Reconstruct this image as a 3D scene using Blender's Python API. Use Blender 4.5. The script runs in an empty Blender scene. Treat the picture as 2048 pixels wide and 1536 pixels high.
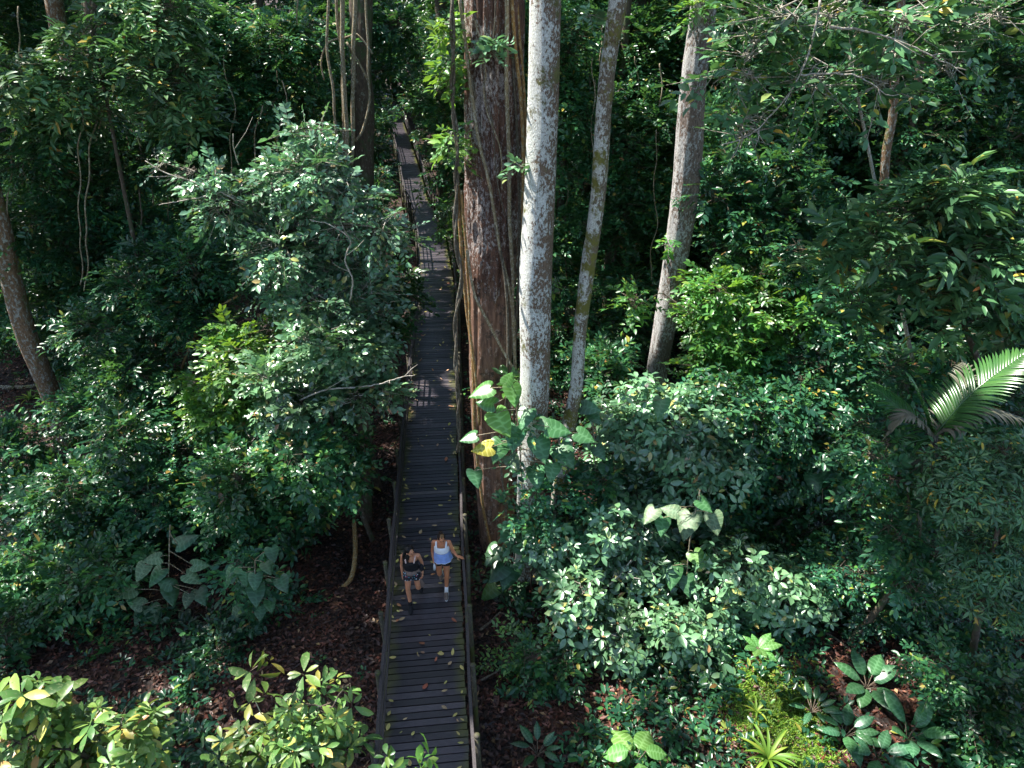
import bpy, bmesh, math, random, zlib
import numpy as np
from mathutils import Vector, Matrix, noise

sc = bpy.context.scene
COL = sc.collection
R = math.radians
rng = np.random.default_rng(7)
random.seed(7)

# ------------------------------------------------------------------ camera, light, exposure
HC = 10.8            # camera height over the deck
PITCH = R(30)
FPX = 1365.0
GZ = -0.93           # forest floor

cam = bpy.data.cameras.new('camera'); camo = bpy.data.objects.new('camera', cam); COL.objects.link(camo)
camo.location = (0, 0, HC); camo.rotation_euler = (R(90) - PITCH, 0, 0)
cam.sensor_width = 36; cam.lens = FPX / 2048 * 36; cam.clip_start = 0.1; cam.clip_end = 1500
sc.camera = camo

SUN_EL, SUN_AZ = R(59), R(-77)      # azimuth measured from +Y towards +X
SUN = np.array([math.sin(SUN_AZ) * math.cos(SUN_EL), math.cos(SUN_AZ) * math.cos(SUN_EL), math.sin(SUN_EL)])
w = bpy.data.worlds.new("World"); sc.world = w; w.use_nodes = True
nt = w.node_tree; bg = nt.nodes['Background']
sky = nt.nodes.new('ShaderNodeTexSky'); sky.sky_type = 'NISHITA'; sky.sun_disc = False
sky.sun_elevation = SUN_EL; sky.sun_rotation = SUN_AZ % (2 * math.pi)
nt.links.new(sky.outputs[0], bg.inputs[0]); bg.inputs[1].default_value = 0.11
sun = bpy.data.lights.new('sun', 'SUN'); suno = bpy.data.objects.new('sun', sun); COL.objects.link(suno)
sun.energy = 5.0; sun.angle = R(0.5); sun.color = (1.0, 0.95, 0.87)
suno.rotation_euler = Vector(-SUN).to_track_quat('-Z', 'Y').to_euler()
sc.view_settings.view_transform = 'Standard'; sc.view_settings.look = 'None'
sc.view_settings.exposure = 1.5; sc.view_settings.gamma = 1.0
cy = sc.cycles
cy.max_bounces = 5; cy.diffuse_bounces = 3; cy.glossy_bounces = 2; cy.transmission_bounces = 3; cy.transparent_max_bounces = 4
cy.caustics_reflective = False; cy.caustics_refractive = False
cy.use_denoising = True; cy.use_adaptive_sampling = True; cy.adaptive_threshold = 0.02
sc.render.use_persistent_data = False

# ------------------------------------------------------------------ pixel helpers (photo pixels, 2048 x 1536)
CP, SP = math.cos(PITCH), math.sin(PITCH)
def ray(px, py):
    u, v = (px - 1024) / FPX, (py - 768) / FPX
    return np.array([u, CP - v * SP, -SP - v * CP])
def P(px, py, Y):
    d = ray(px, py); t = Y / d[1]
    return np.array([0, 0, HC]) + d * t
def G(px, py, z):
    d = ray(px, py); t = (z - HC) / d[2]
    return np.array([0, 0, HC]) + d * t
def mpp(px, py, Y):                 # metres per photo pixel there
    return (Y / ray(px, py)[1]) / FPX

# ------------------------------------------------------------------ materials
def mat(name):
    m = bpy.data.materials.new(name); m.use_nodes = True
    t = m.node_tree; b = t.nodes['Principled BSDF']
    return m, t, b
def N(t, typ, **kw):
    n = t.nodes.new(typ)
    for k, v in kw.items():
        if k.startswith('i_'):
            n.inputs[k[2:].replace('_', ' ')].default_value = v
        else: setattr(n, k, v)
    return n
def ramp(t, stops, interp='LINEAR'):
    n = t.nodes.new('ShaderNodeValToRGB'); cr = n.color_ramp; cr.interpolation = interp
    while len(cr.elements) < len(stops): cr.elements.new(0.5)
    for e, (p, c) in zip(cr.elements, stops):
        e.position = p; e.color = (*c, 1)
    return n

def leaf_mat(name, stops, rough=0.36, trans=0.3, spec=0.5, vein=False, tcol=(0.16, 0.38, 0.05), spots=0.0, coat=0.0):
    m, t, b = mat(name)
    g = N(t, 'ShaderNodeNewGeometry')
    r = ramp(t, stops, 'LINEAR'); t.links.new(g.outputs['Random Per Island'], r.inputs[0])
    oi = N(t, 'ShaderNodeObjectInfo')
    nz = N(t, 'ShaderNodeTexNoise'); nz.inputs['Detail'].default_value = 4; nz.inputs['Scale'].default_value = 0.8
    t.links.new(g.outputs['Position'], nz.inputs['Vector'])
    hs = N(t, 'ShaderNodeHueSaturation')
    mp = N(t, 'ShaderNodeMapRange'); mp.inputs['From Min'].default_value = 0.35; mp.inputs['From Max'].default_value = 0.65
    mp.inputs['To Min'].default_value = 0.5; mp.inputs['To Max'].default_value = 1.5
    t.links.new(nz.outputs[0], mp.inputs[0]); t.links.new(mp.outputs[0], hs.inputs['Value'])
    mh = N(t, 'ShaderNodeMapRange'); mh.inputs['From Min'].default_value = 0; mh.inputs['From Max'].default_value = 1
    mh.inputs['To Min'].default_value = 0.478; mh.inputs['To Max'].default_value = 0.515
    t.links.new(oi.outputs['Random'], mh.inputs[0]); t.links.new(mh.outputs[0], hs.inputs['Hue'])
    t.links.new(r.outputs[0], hs.inputs['Color'])
    colo = hs.outputs[0]
    if vein:
        av = N(t, 'ShaderNodeAttribute', attribute_name='vein'); rv = ramp(t, [(.6, (0, 0, 0)), (.95, (.42, .42, .42))]); t.links.new(av.outputs['Fac'], rv.inputs[0])
        hv = N(t, 'ShaderNodeHueSaturation'); hv.inputs['Value'].default_value = 2.4; hv.inputs['Saturation'].default_value = .8; t.links.new(colo, hv.inputs['Color'])
        mv = N(t, 'ShaderNodeMix', data_type='RGBA'); t.links.new(rv.outputs[0], mv.inputs[0]); t.links.new(colo, mv.inputs[6]); t.links.new(hv.outputs[0], mv.inputs[7]); colo = mv.outputs[2]
    if spots:
        n2 = N(t, 'ShaderNodeTexNoise'); n2.inputs['Scale'].default_value = 34; n2.inputs['Detail'].default_value = 3
        t.links.new(g.outputs['Position'], n2.inputs['Vector'])
        r2 = ramp(t, [(0.56, (0, 0, 0)), (0.64, (spots,) * 3)]); t.links.new(n2.outputs[0], r2.inputs[0])
        mx = N(t, 'ShaderNodeMix', data_type='RGBA'); t.links.new(r2.outputs[0], mx.inputs[0])
        t.links.new(colo, mx.inputs[6]); mx.inputs[7].default_value = (0.3, 0.32, 0.16, 1); colo = mx.outputs[2]
    t.links.new(colo, b.inputs['Base Color'])
    b.inputs['Roughness'].default_value = rough; b.inputs['Specular IOR Level'].default_value = spec; b.inputs['Coat Weight'].default_value = coat; b.inputs['Coat Roughness'].default_value = .3
    tr = N(t, 'ShaderNodeBsdfTranslucent')
    mt = N(t, 'ShaderNodeMix', data_type='RGBA'); mt.inputs[0].default_value = 0.55
    t.links.new(colo, mt.inputs[6]); mt.inputs[7].default_value = (*tcol, 1); t.links.new(mt.outputs[2], tr.inputs[0])
    mix = N(t, 'ShaderNodeMixShader'); mix.inputs[0].default_value = trans
    t.links.new(b.outputs[0], mix.inputs[1]); t.links.new(tr.outputs[0], mix.inputs[2])
    t.links.new(mix.outputs[0], t.nodes['Material Output'].inputs[0])
    return m

M = {}
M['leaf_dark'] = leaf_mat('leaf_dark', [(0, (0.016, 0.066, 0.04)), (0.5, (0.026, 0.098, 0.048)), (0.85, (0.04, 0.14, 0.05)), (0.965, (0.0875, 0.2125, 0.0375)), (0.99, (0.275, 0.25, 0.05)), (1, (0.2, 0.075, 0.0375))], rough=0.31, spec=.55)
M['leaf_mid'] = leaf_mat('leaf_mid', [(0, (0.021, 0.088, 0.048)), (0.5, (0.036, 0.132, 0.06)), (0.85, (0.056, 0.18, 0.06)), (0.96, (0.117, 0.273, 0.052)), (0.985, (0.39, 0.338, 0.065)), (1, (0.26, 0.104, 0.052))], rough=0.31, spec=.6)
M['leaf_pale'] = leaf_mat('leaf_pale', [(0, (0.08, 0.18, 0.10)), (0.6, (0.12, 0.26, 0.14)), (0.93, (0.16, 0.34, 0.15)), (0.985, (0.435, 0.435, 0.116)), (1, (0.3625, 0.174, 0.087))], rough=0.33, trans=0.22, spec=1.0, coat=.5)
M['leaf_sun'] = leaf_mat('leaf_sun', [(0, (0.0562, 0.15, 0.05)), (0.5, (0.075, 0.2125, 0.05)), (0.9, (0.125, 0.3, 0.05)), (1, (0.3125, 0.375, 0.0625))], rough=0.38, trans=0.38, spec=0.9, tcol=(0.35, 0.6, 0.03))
M['leaf_yellow'] = leaf_mat('leaf_yellow', [(0, (0.045, 0.12, 0.035)), (0.55, (0.085, 0.19, 0.045)), (0.85, (0.17, 0.27, 0.05)), (0.96, (0.38, 0.34, 0.07)), (1, (0.4, 0.16, 0.08))], rough=0.4, trans=0.25, tcol=(0.4, 0.5, 0.05), spots=0.45)
M['leaf_long'] = leaf_mat('leaf_long', [(0, (0.055, 0.14, 0.07)), (0.6, (0.075, 0.185, 0.08)), (0.95, (0.108, 0.216, 0.072)), (0.992, (0.48, 0.36, 0.048)), (1, (0.48, 0.192, 0.048))], rough=0.38, trans=0.2)
M['philo'] = leaf_mat('philo', [(0, (0.03, 0.1, 0.05)), (0.7, (0.05, 0.15, 0.06)), (1, (0.1, 0.26, 0.07))], rough=0.33, trans=0.2, spec=0.6, vein=True)
M['philo_spot'] = leaf_mat('philo_spot', [(0, (0.05, 0.1, 0.05)), (0.7, (0.07, 0.13, 0.06)), (1, (0.1, 0.16, 0.06))], rough=0.5, trans=0.12, spots=0.45, vein=True)
M['philo_yellow'] = leaf_mat('philo_yellow', [(0, (0.42, 0.42, 0.05)), (1, (0.5, 0.4, 0.06))], rough=0.4, trans=0.3, vein=True)
M['philo_lime'] = leaf_mat('philo_lime', [(0, (0.09, 0.24, 0.06)), (1, (0.14, 0.32, 0.07))], rough=0.36, trans=0.4, tcol=(0.4, 0.65, 0.05), vein=True)
M['canopy'] = leaf_mat('canopy', [(0, (0.03, 0.08, 0.03)), (1, (0.06, 0.14, 0.04))], rough=0.5, trans=0.15)  # leaves of the unseen shade layer added overhead
M['palm'] = leaf_mat('palm', [(0, (0.035, 0.12, 0.04)), (1, (0.06, 0.19, 0.045))], rough=0.24, trans=0.25, spec=0.7)
M['palm_dead'] = leaf_mat('palm_dead', [(0, (0.12, 0.12, 0.085)), (1, (0.19, 0.18, 0.125))], rough=0.6, trans=0.1, tcol=(0.3, 0.28, 0.15))
M['litter'] = leaf_mat('litter', [(0, (0.02, 0.010, 0.007)), (0.45, (0.06, 0.024, 0.014)), (0.78, (0.13, 0.045, 0.024)), (0.94, (0.2, 0.09, 0.055)), (1, (0.3, 0.2, 0.08))], rough=0.5, trans=0.05, tcol=(0.3, 0.1, 0.03))
M['grass'] = leaf_mat('grass', [(0, (0.07, 0.17, 0.02)), (0.7, (0.17, 0.33, 0.035)), (1, (0.34, 0.42, 0.05))], rough=0.5, trans=0.3)
M['fallen'] = leaf_mat('fallen', [(0, (0.42, 0.36, 0.1)), (1, (0.5, 0.42, 0.14))], rough=0.5, trans=0.05)
M['fallen_tan'] = leaf_mat('fallen_tan', [(0, (0.4, 0.26, 0.14)), (1, (0.45, 0.3, 0.18))], rough=0.5, trans=0.05)
M['fallen_orange'] = leaf_mat('fallen_orange', [(0, (0.42, 0.15, 0.06)), (1, (0.45, 0.2, 0.1))], rough=0.5, trans=0.05)

def bark_mat(name, base, patch, pat_amt, moss=None, moss_amt=0.0, scale=1.0, rough=0.85, dark=None, bump=0.6, stretch=3.0, light2=None, side=0.0, low=0.0):
    m, t, b = mat(name)
    tc = N(t, 'ShaderNodeTexCoord')
    mp = N(t, 'ShaderNodeMapping'); mp.inputs['Scale'].default_value = (scale, scale, scale / stretch)
    t.links.new(tc.outputs['Object'], mp.inputs[0])
    n0 = N(t, 'ShaderNodeTexNoise'); n0.inputs['Scale'].default_value = 14; n0.inputs['Detail'].default_value = 8; n0.inputs['Roughness'].default_value = 0.65
    t.links.new(mp.outputs[0], n0.inputs['Vector'])
    dk = dark or tuple(c * 0.35 for c in base)
    r0 = ramp(t, [(0.3, dk), (0.55, base), (0.75, tuple(min(1, c * 1.5) for c in base))]); t.links.new(n0.outputs[0], r0.inputs[0])
    mp2 = N(t, 'ShaderNodeMapping'); mp2.inputs['Scale'].default_value = (scale, scale, scale / 1.7)
    t.links.new(tc.outputs['Object'], mp2.inputs[0])
    n1 = N(t, 'ShaderNodeTexNoise'); n1.inputs['Scale'].default_value = 6.5; n1.inputs['Detail'].default_value = 12; n1.inputs['Roughness'].default_value = 0.72
    t.links.new(mp2.outputs[0], n1.inputs['Vector'])
    th = 1 - pat_amt
    pat = n1.outputs[0]
    if low:      # broad bare and crusted zones
        nl = N(t, 'ShaderNodeTexNoise'); nl.inputs['Scale'].default_value = 1.6; nl.inputs['Detail'].default_value = 3; t.links.new(tc.outputs['Object'], nl.inputs['Vector'])
        ml_ = N(t, 'ShaderNodeMath', operation='MULTIPLY_ADD'); t.links.new(nl.outputs[0], ml_.inputs[0]); ml_.inputs[1].default_value = low; 
        sb = N(t, 'ShaderNodeMath', operation='SUBTRACT'); t.links.new(pat, sb.inputs[0]); sb.inputs[1].default_value = low * .5; t.links.new(sb.outputs[0], ml_.inputs[2]); pat = ml_.outputs[0]
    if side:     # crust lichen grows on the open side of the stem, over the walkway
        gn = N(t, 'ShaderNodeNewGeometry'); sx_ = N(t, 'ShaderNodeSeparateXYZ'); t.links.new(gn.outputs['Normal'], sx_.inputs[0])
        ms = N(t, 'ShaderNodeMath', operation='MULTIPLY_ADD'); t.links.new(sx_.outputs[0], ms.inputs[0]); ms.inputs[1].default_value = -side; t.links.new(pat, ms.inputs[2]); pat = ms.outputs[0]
    r1 = ramp(t, [(max(0, 0.25 + 0.5 * th - 0.015), (0, 0, 0)), (0.25 + 0.5 * th + 0.015, (1, 1, 1))]); t.links.new(pat, r1.inputs[0])
    n3 = N(t, 'ShaderNodeTexNoise'); n3.inputs['Scale'].default_value = 22; n3.inputs['Detail'].default_value = 5
    t.links.new(mp2.outputs[0], n3.inputs['Vector'])
    r3 = ramp(t, [(0.35, light2 or tuple(c * 0.6 for c in patch)), (0.6, patch)]); t.links.new(n3.outputs[0], r3.inputs[0])
    mx = N(t, 'ShaderNodeMix', data_type='RGBA'); t.links.new(r1.outputs[0], mx.inputs[0]); t.links.new(r0.outputs[0], mx.inputs[6]); t.links.new(r3.outputs[0], mx.inputs[7])
    out = mx.outputs[2]
    if moss:
        n2 = N(t, 'ShaderNodeTexNoise'); n2.inputs['Scale'].default_value = 1.9 ; n2.inputs['Detail'].default_value = 10; n2.inputs['Roughness'].default_value = 0.75
        t.links.new(tc.outputs['Object'], n2.inputs['Vector'])
        q = 0.25 + 0.5 * (1 - moss_amt)
        r2 = ramp(t, [(q - 0.03, (0, 0, 0)), (q + 0.04, (1, 1, 1))]); t.links.new(n2.outputs[0], r2.inputs[0])
        mx2 = N(t, 'ShaderNodeMix', data_type='RGBA'); t.links.new(r2.outputs[0], mx2.inputs[0]); t.links.new(out, mx2.inputs[6]); mx2.inputs[7].default_value = (*moss, 1)
        out = mx2.outputs[2]
    t.links.new(out, b.inputs['Base Color'])
    b.inputs['Roughness'].default_value = rough
    bp = N(t, 'ShaderNodeBump'); bp.inputs['Strength'].default_value = bump; bp.inputs['Distance'].default_value = 0.03
    ad = N(t, 'ShaderNodeMath', operation='MULTIPLY_ADD'); t.links.new(r1.outputs[0], ad.inputs[0]); ad.inputs[1].default_value = 0.35; t.links.new(n0.outputs[0], ad.inputs[2])
    t.links.new(ad.outputs[0], bp.inputs['Height']); t.links.new(bp.outputs[0], b.inputs['Normal'])
    return m
M['bark_giant'] = bark_mat('bark_giant', (0.15, 0.075, 0.05), (0.46, 0.42, 0.40), 0.44, scale=3.4, stretch=6.5, bump=1.0, dark=(.018, .010, .008), light2=(.2, .14, .11), low=.4)
M['bark_peeled'] = bark_mat('bark_peeled', (0.2, 0.11, 0.07), (0.34, 0.25, 0.2), 0.36, moss=(.05, .035, .025), moss_amt=.36, scale=1.3, stretch=6, bump=0.5, dark=(0.05, 0.025, 0.018))
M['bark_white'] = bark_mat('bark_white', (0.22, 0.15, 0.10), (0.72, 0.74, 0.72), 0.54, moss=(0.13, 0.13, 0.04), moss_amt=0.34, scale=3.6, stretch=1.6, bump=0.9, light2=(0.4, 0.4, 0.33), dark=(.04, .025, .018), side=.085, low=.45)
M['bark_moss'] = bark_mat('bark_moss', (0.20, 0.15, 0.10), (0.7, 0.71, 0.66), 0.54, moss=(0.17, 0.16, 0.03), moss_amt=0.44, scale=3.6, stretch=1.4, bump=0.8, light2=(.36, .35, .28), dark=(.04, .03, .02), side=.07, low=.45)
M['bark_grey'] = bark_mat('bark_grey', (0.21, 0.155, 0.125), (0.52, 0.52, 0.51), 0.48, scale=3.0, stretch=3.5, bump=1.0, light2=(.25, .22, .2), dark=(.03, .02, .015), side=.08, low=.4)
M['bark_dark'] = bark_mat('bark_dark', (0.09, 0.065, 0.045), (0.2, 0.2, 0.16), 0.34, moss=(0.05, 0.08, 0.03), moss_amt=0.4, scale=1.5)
M['bark_orange'] = bark_mat('bark_orange', (0.2, 0.12, 0.065), (0.38, 0.38, 0.33), 0.42, moss=(0.1, 0.12, 0.03), moss_amt=0.35, scale=2.2)
M['liana'] = bark_mat('liana', (0.24, 0.19, 0.11), (0.45, 0.42, 0.33), 0.42, scale=4, bump=0.4)
M['liana_ochre'] = bark_mat('liana_ochre', (0.3, 0.17, 0.055), (0.42, 0.36, 0.22), 0.4, scale=4, bump=0.4, dark=(.08,.05,.02))
M['liana_dark'] = bark_mat('liana_dark', (0.1, 0.08, 0.055), (0.22, 0.21, 0.17), 0.4, scale=4, bump=0.4)
M['twig'] = bark_mat('twig', (0.3, 0.26, 0.2), (0.5, 0.48, 0.42), 0.5, scale=5, bump=0.2)
M['twig_dark'] = bark_mat('twig_dark', (0.12, 0.09, 0.06), (0.25, 0.22, 0.17), 0.4, scale=5, bump=0.2)

def simple(name, col, rough=0.6, spec=0.5, var=0.25, sc_=20, bump=0.0):
    m, t, b = mat(name)
    tc = N(t, 'ShaderNodeTexCoord'); n = N(t, 'ShaderNodeTexNoise'); n.inputs['Scale'].default_value = sc_; n.inputs['Detail'].default_value = 4
    t.links.new(tc.outputs['Object'], n.inputs['Vector'])
    r = ramp(t, [(0.3, tuple(c * (1 - var) for c in col)), (0.7, tuple(min(1, c * (1 + var)) for c in col))]); t.links.new(n.outputs[0], r.inputs[0])
    t.links.new(r.outputs[0], b.inputs['Base Color']); b.inputs['Roughness'].default_value = rough; b.inputs['Specular IOR Level'].default_value = spec
    if bump:
        bp = N(t, 'ShaderNodeBump'); bp.inputs['Strength'].default_value = bump; bp.inputs['Distance'].default_value = 0.01
        t.links.new(n.outputs[0], bp.inputs['Height']); t.links.new(bp.outputs[0], b.inputs['Normal'])
    return m

def deck_mat():
    m, t, b = mat('deck_wood')
    g = N(t, 'ShaderNodeNewGeometry'); tc = N(t, 'ShaderNodeTexCoord')
    r = ramp(t, [(0, (0.014, 0.013, 0.016)), (0.45, (0.030, 0.027, 0.034)), (0.9, (0.058, 0.05, 0.06)), (1, (0.12, 0.1, 0.1))]); t.links.new(g.outputs['Random Per Island'], r.inputs[0])
    mp = N(t, 'ShaderNodeMapping'); mp.inputs['Scale'].default_value = (3, 30, 3); t.links.new(tc.outputs['Object'], mp.inputs[0])
    n = N(t, 'ShaderNodeTexNoise'); n.inputs['Scale'].default_value = 3; n.inputs['Detail'].default_value = 8; t.links.new(mp.outputs[0], n.inputs['Vector'])
    hs = N(t, 'ShaderNodeHueSaturation'); mr = N(t, 'ShaderNodeMapRange'); mr.inputs['From Min'].default_value = .3; mr.inputs['From Max'].default_value = .7
    mr.inputs['To Min'].default_value = .6; mr.inputs['To Max'].default_value = 1.4; t.links.new(n.outputs[0], mr.inputs[0]); t.links.new(mr.outputs[0], hs.inputs['Value'])
    t.links.new(r.outputs[0], hs.inputs['Color'])
    # moss creeping in from the plank ends (attribute: 0 middle, 1 end)
    at = N(t, 'ShaderNodeAttribute', attribute_name='edge')
    n2 = N(t, 'ShaderNodeTexNoise'); n2.inputs['Scale'].default_value = 2.2; n2.inputs['Detail'].default_value = 7; t.links.new(tc.outputs['Object'], n2.inputs['Vector'])
    ml = N(t, 'ShaderNodeMath', operation='MULTIPLY'); t.links.new(at.outputs['Fac'], ml.inputs[0]); t.links.new(n2.outputs[0], ml.inputs[1])
    r2 = ramp(t, [(0.3, (0, 0, 0)), (0.52, (.85, .85, .85))]); t.links.new(ml.outputs[0], r2.inputs[0])
    mx = N(t, 'ShaderNodeMix', data_type='RGBA'); t.links.new(r2.outputs[0], mx.inputs[0]); t.links.new(hs.outputs[0], mx.inputs[6]); mx.inputs[7].default_value = (0.07, 0.075, 0.012, 1)
    t.links.new(mx.outputs[2], b.inputs['Base Color'])
    b.inputs['Roughness'].default_value = 0.36; b.inputs['Specular IOR Level'].default_value = 0.5
    bp = N(t, 'ShaderNodeBump'); bp.inputs['Strength'].default_value = 0.4; bp.inputs['Distance'].default_value = 0.01
    t.links.new(n.outputs[0], bp.inputs['Height']); t.links.new(bp.outputs[0], b.inputs['Normal'])
    return m
M['deck'] = deck_mat()
M['rail'] = bark_mat('rail_wood', (0.045, 0.037, 0.04), (0.08, 0.07, 0.06), 0.3, moss=(0.05, 0.055, 0.015), moss_amt=0.3, scale=3, rough=0.6, bump=0.3)
M['post'] = bark_mat('post_wood', (0.05, 0.042, 0.03), (0.1, 0.09, 0.05), 0.4, moss=(0.06, 0.07, 0.015), moss_amt=0.45, scale=3, rough=0.7, bump=0.3)

def ground_mat():
    m, t, b = mat('forest_floor')
    tc = N(t, 'ShaderNodeTexCoord')
    v = N(t, 'ShaderNodeTexVoronoi'); v.inputs['Scale'].default_value = 13; t.links.new(tc.outputs['Object'], v.inputs['Vector'])
    s = N(t, 'ShaderNodeSeparateColor'); t.links.new(v.outputs['Color'], s.inputs[0])
    r = ramp(t, [(0, (0.015, 0.008, 0.005)), (0.4, (0.04, 0.017, 0.01)), (0.8, (0.08, 0.03, 0.017)), (1, (0.12, 0.06, 0.03))]); t.links.new(s.outputs[0], r.inputs[0])
    n = N(t, 'ShaderNodeTexNoise'); n.inputs['Scale'].default_value = 0.8; n.inputs['Detail'].default_value = 8; t.links.new(tc.outputs['Object'], n.inputs['Vector'])
    r2 = ramp(t, [(0.42, (0.35, 0.35, 0.35)), (0.6, (1, 1, 1))]); t.links.new(n.outputs[0], r2.inputs[0])
    mx = N(t, 'ShaderNodeMix', data_type='RGBA', blend_type='MULTIPLY'); mx.inputs[0].default_value = 1
    t.links.new(r.outputs[0], mx.inputs[6]); t.links.new(r2.outputs[0], mx.inputs[7]); t.links.new(mx.outputs[2], b.inputs['Base Color'])
    bp = N(t, 'ShaderNodeBump'); bp.inputs['Strength'].default_value = 1; bp.inputs['Distance'].default_value = 0.05
    t.links.new(v.outputs['Distance'], bp.inputs['Height']); t.links.new(bp.outputs[0], b.inputs['Normal']); b.inputs['Roughness'].default_value = 0.8
    return m
M['ground'] = ground_mat()

# ------------------------------------------------------------------ object helpers
def tag(o, label=None, cat=None, group=None, kind=None):
    if label: o['label'] = label
    if cat: o['category'] = cat
    if group: o['group'] = group
    if kind: o['kind'] = kind
    return o
def empty(name, loc, label=None, cat=None, group=None, rz=0):
    o = bpy.data.objects.new(name, None); COL.objects.link(o); o.location = loc; o.rotation_euler.z = rz
    o.empty_display_size = 0.2
    return tag(o, label, cat, group)
def link(name, me, parent=None, world=True):
    o = bpy.data.objects.new(name, me); COL.objects.link(o)
    if parent:
        o.parent = parent
        if world:      # mesh coordinates are world ones: keep them there
            bw = Matrix.Translation(parent.location) @ parent.rotation_euler.to_matrix().to_4x4()
            o.matrix_parent_inverse = bw.inverted()
    return o

class MB:                                   # python mesh collector
    def __init__(s): s.v = []; s.f = []; s.mi = []; s.sm = []
    def add(s, vs, fs, mi=0, smooth=True):
        o = len(s.v); s.v += [tuple(p) for p in vs]
        for f in fs: s.f.append([i + o for i in f]); s.mi.append(mi); s.sm.append(smooth)
    def box(s, c, ax, ay, az, mi=0):        # centre and three half vectors
        c, ax, ay, az = map(np.asarray, (c, ax, ay, az))
        vs = [c + i * ax + j * ay + k * az for i in (-1, 1) for j in (-1, 1) for k in (-1, 1)]
        s.add(vs, [(0, 1, 3, 2), (4, 6, 7, 5), (0, 4, 5, 1), (2, 3, 7, 6), (0, 2, 6, 4), (1, 5, 7, 3)], mi, False)
    def tube(s, pts, rad, seg=8, mi=0, cap=True, fn=None):
        pts = [np.asarray(p, float) for p in pts]; n = len(pts)
        rad = [rad] * n if np.isscalar(rad) else list(rad)
        up = np.array([0.13, 1.0, 0.07]); rings = []; u = None
        for i in range(n):
            t = pts[min(i + 1, n - 1)] - pts[max(i - 1, 0)]; t = t / (np.linalg.norm(t) + 1e-9)
            if u is None:
                u = np.cross(t, up)
                if np.linalg.norm(u) < 1e-3: u = np.cross(t, [1, 0, 0])
            u = u - t * (u @ t); u /= np.linalg.norm(u) + 1e-9
            vv = np.cross(t, u)
            for k in range(seg):
                a = 2 * math.pi * k / seg
                r = rad[i] * (fn(i, a, pts[i]) if fn else 1)
                rings.append(pts[i] + (u * math.cos(a) + vv * math.sin(a)) * r)
        fs = [(i * seg + k, i * seg + (k + 1) % seg, (i + 1) * seg + (k + 1) % seg, (i + 1) * seg + k) for i in range(n - 1) for k in range(seg)]
        if cap: fs += [tuple(range(seg))[::-1], tuple((n - 1) * seg + k for k in range(seg))]
        s.add(rings, fs, mi)
    def mesh(s, name, mats):
        me = bpy.data.meshes.new(name); me.from_pydata(s.v, [], s.f); me.validate()
        for m in (mats if isinstance(mats, (list, tuple)) else [mats]): me.materials.append(M[m] if isinstance(m, str) else m)
        if len(me.polygons) == len(s.f):
            me.polygons.foreach_set('material_index', s.mi); me.polygons.foreach_set('use_smooth', s.sm)
        me.update(); return me
    def build(s, name, mats, parent=None): return link(name, s.mesh(name, mats), parent)

def spline(pts, step=0.25):
    pts = [np.asarray(p, float) for p in pts]
    if len(pts) < 3:
        n = max(2, int(np.linalg.norm(pts[1] - pts[0]) / step)); return [pts[0] + (pts[1] - pts[0]) * i / n for i in range(n + 1)]
    out = []; q = [2 * pts[0] - pts[1]] + pts + [2 * pts[-1] - pts[-2]]
    for i in range(1, len(q) - 2):
        n = max(1, int(np.linalg.norm(q[i + 1] - q[i]) / step))
        for k in range(n):
            t = k / n
            out.append(0.5 * (2 * q[i] + (q[i + 1] - q[i - 1]) * t + (2 * q[i - 1] - 5 * q[i] + 4 * q[i + 1] - q[i + 2]) * t * t + (3 * q[i] - q[i - 1] - 3 * q[i + 1] + q[i + 2]) * t ** 3))
    out.append(pts[-1]); return out

# ------------------------------------------------------------------ leaves (numpy)
def nrm(a): return a / (np.linalg.norm(a, axis=-1, keepdims=True) + 1e-9)
T7 = (np.array([[0, 0, 0], [.25, .40, .07], [.62, .43, .05], [1, 0, -.13], [.62, -.43, .05], [.25, -.40, .07], [.5, 0, 0.0]]),
      [(0, 1, 2, 6), (6, 2, 3), (0, 6, 4, 5), (6, 3, 4)])
T4 = (np.array([[0, 0, 0], [.45, .5, .08], [1, 0, -.08], [.45, -.5, .08]]), [(0, 1, 2), (0, 2, 3)])
TB = (np.array([[0, 0, 0], [.2, .22, .05], [.5, .44, .07], [.8, .36, .03], [1, 0, -.1], [.8, -.36, .03], [.5, -.44, .07], [.2, -.22, .05], [.4, 0, .02], [.75, 0, 0.0]]),
      [(0, 1, 2, 8), (8, 2, 3, 9), (9, 3, 4), (0, 8, 6, 7), (8, 9, 5, 6), (9, 4, 5)])
TN = (np.array([[0, .0, 0], [.3, .5, .05], [.7, .4, -.04], [1, 0, -.22], [.7, -.4, -.04], [.3, -.5, .05]]), [(0, 1, 2, 3), (0, 3, 4, 5)])

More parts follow.
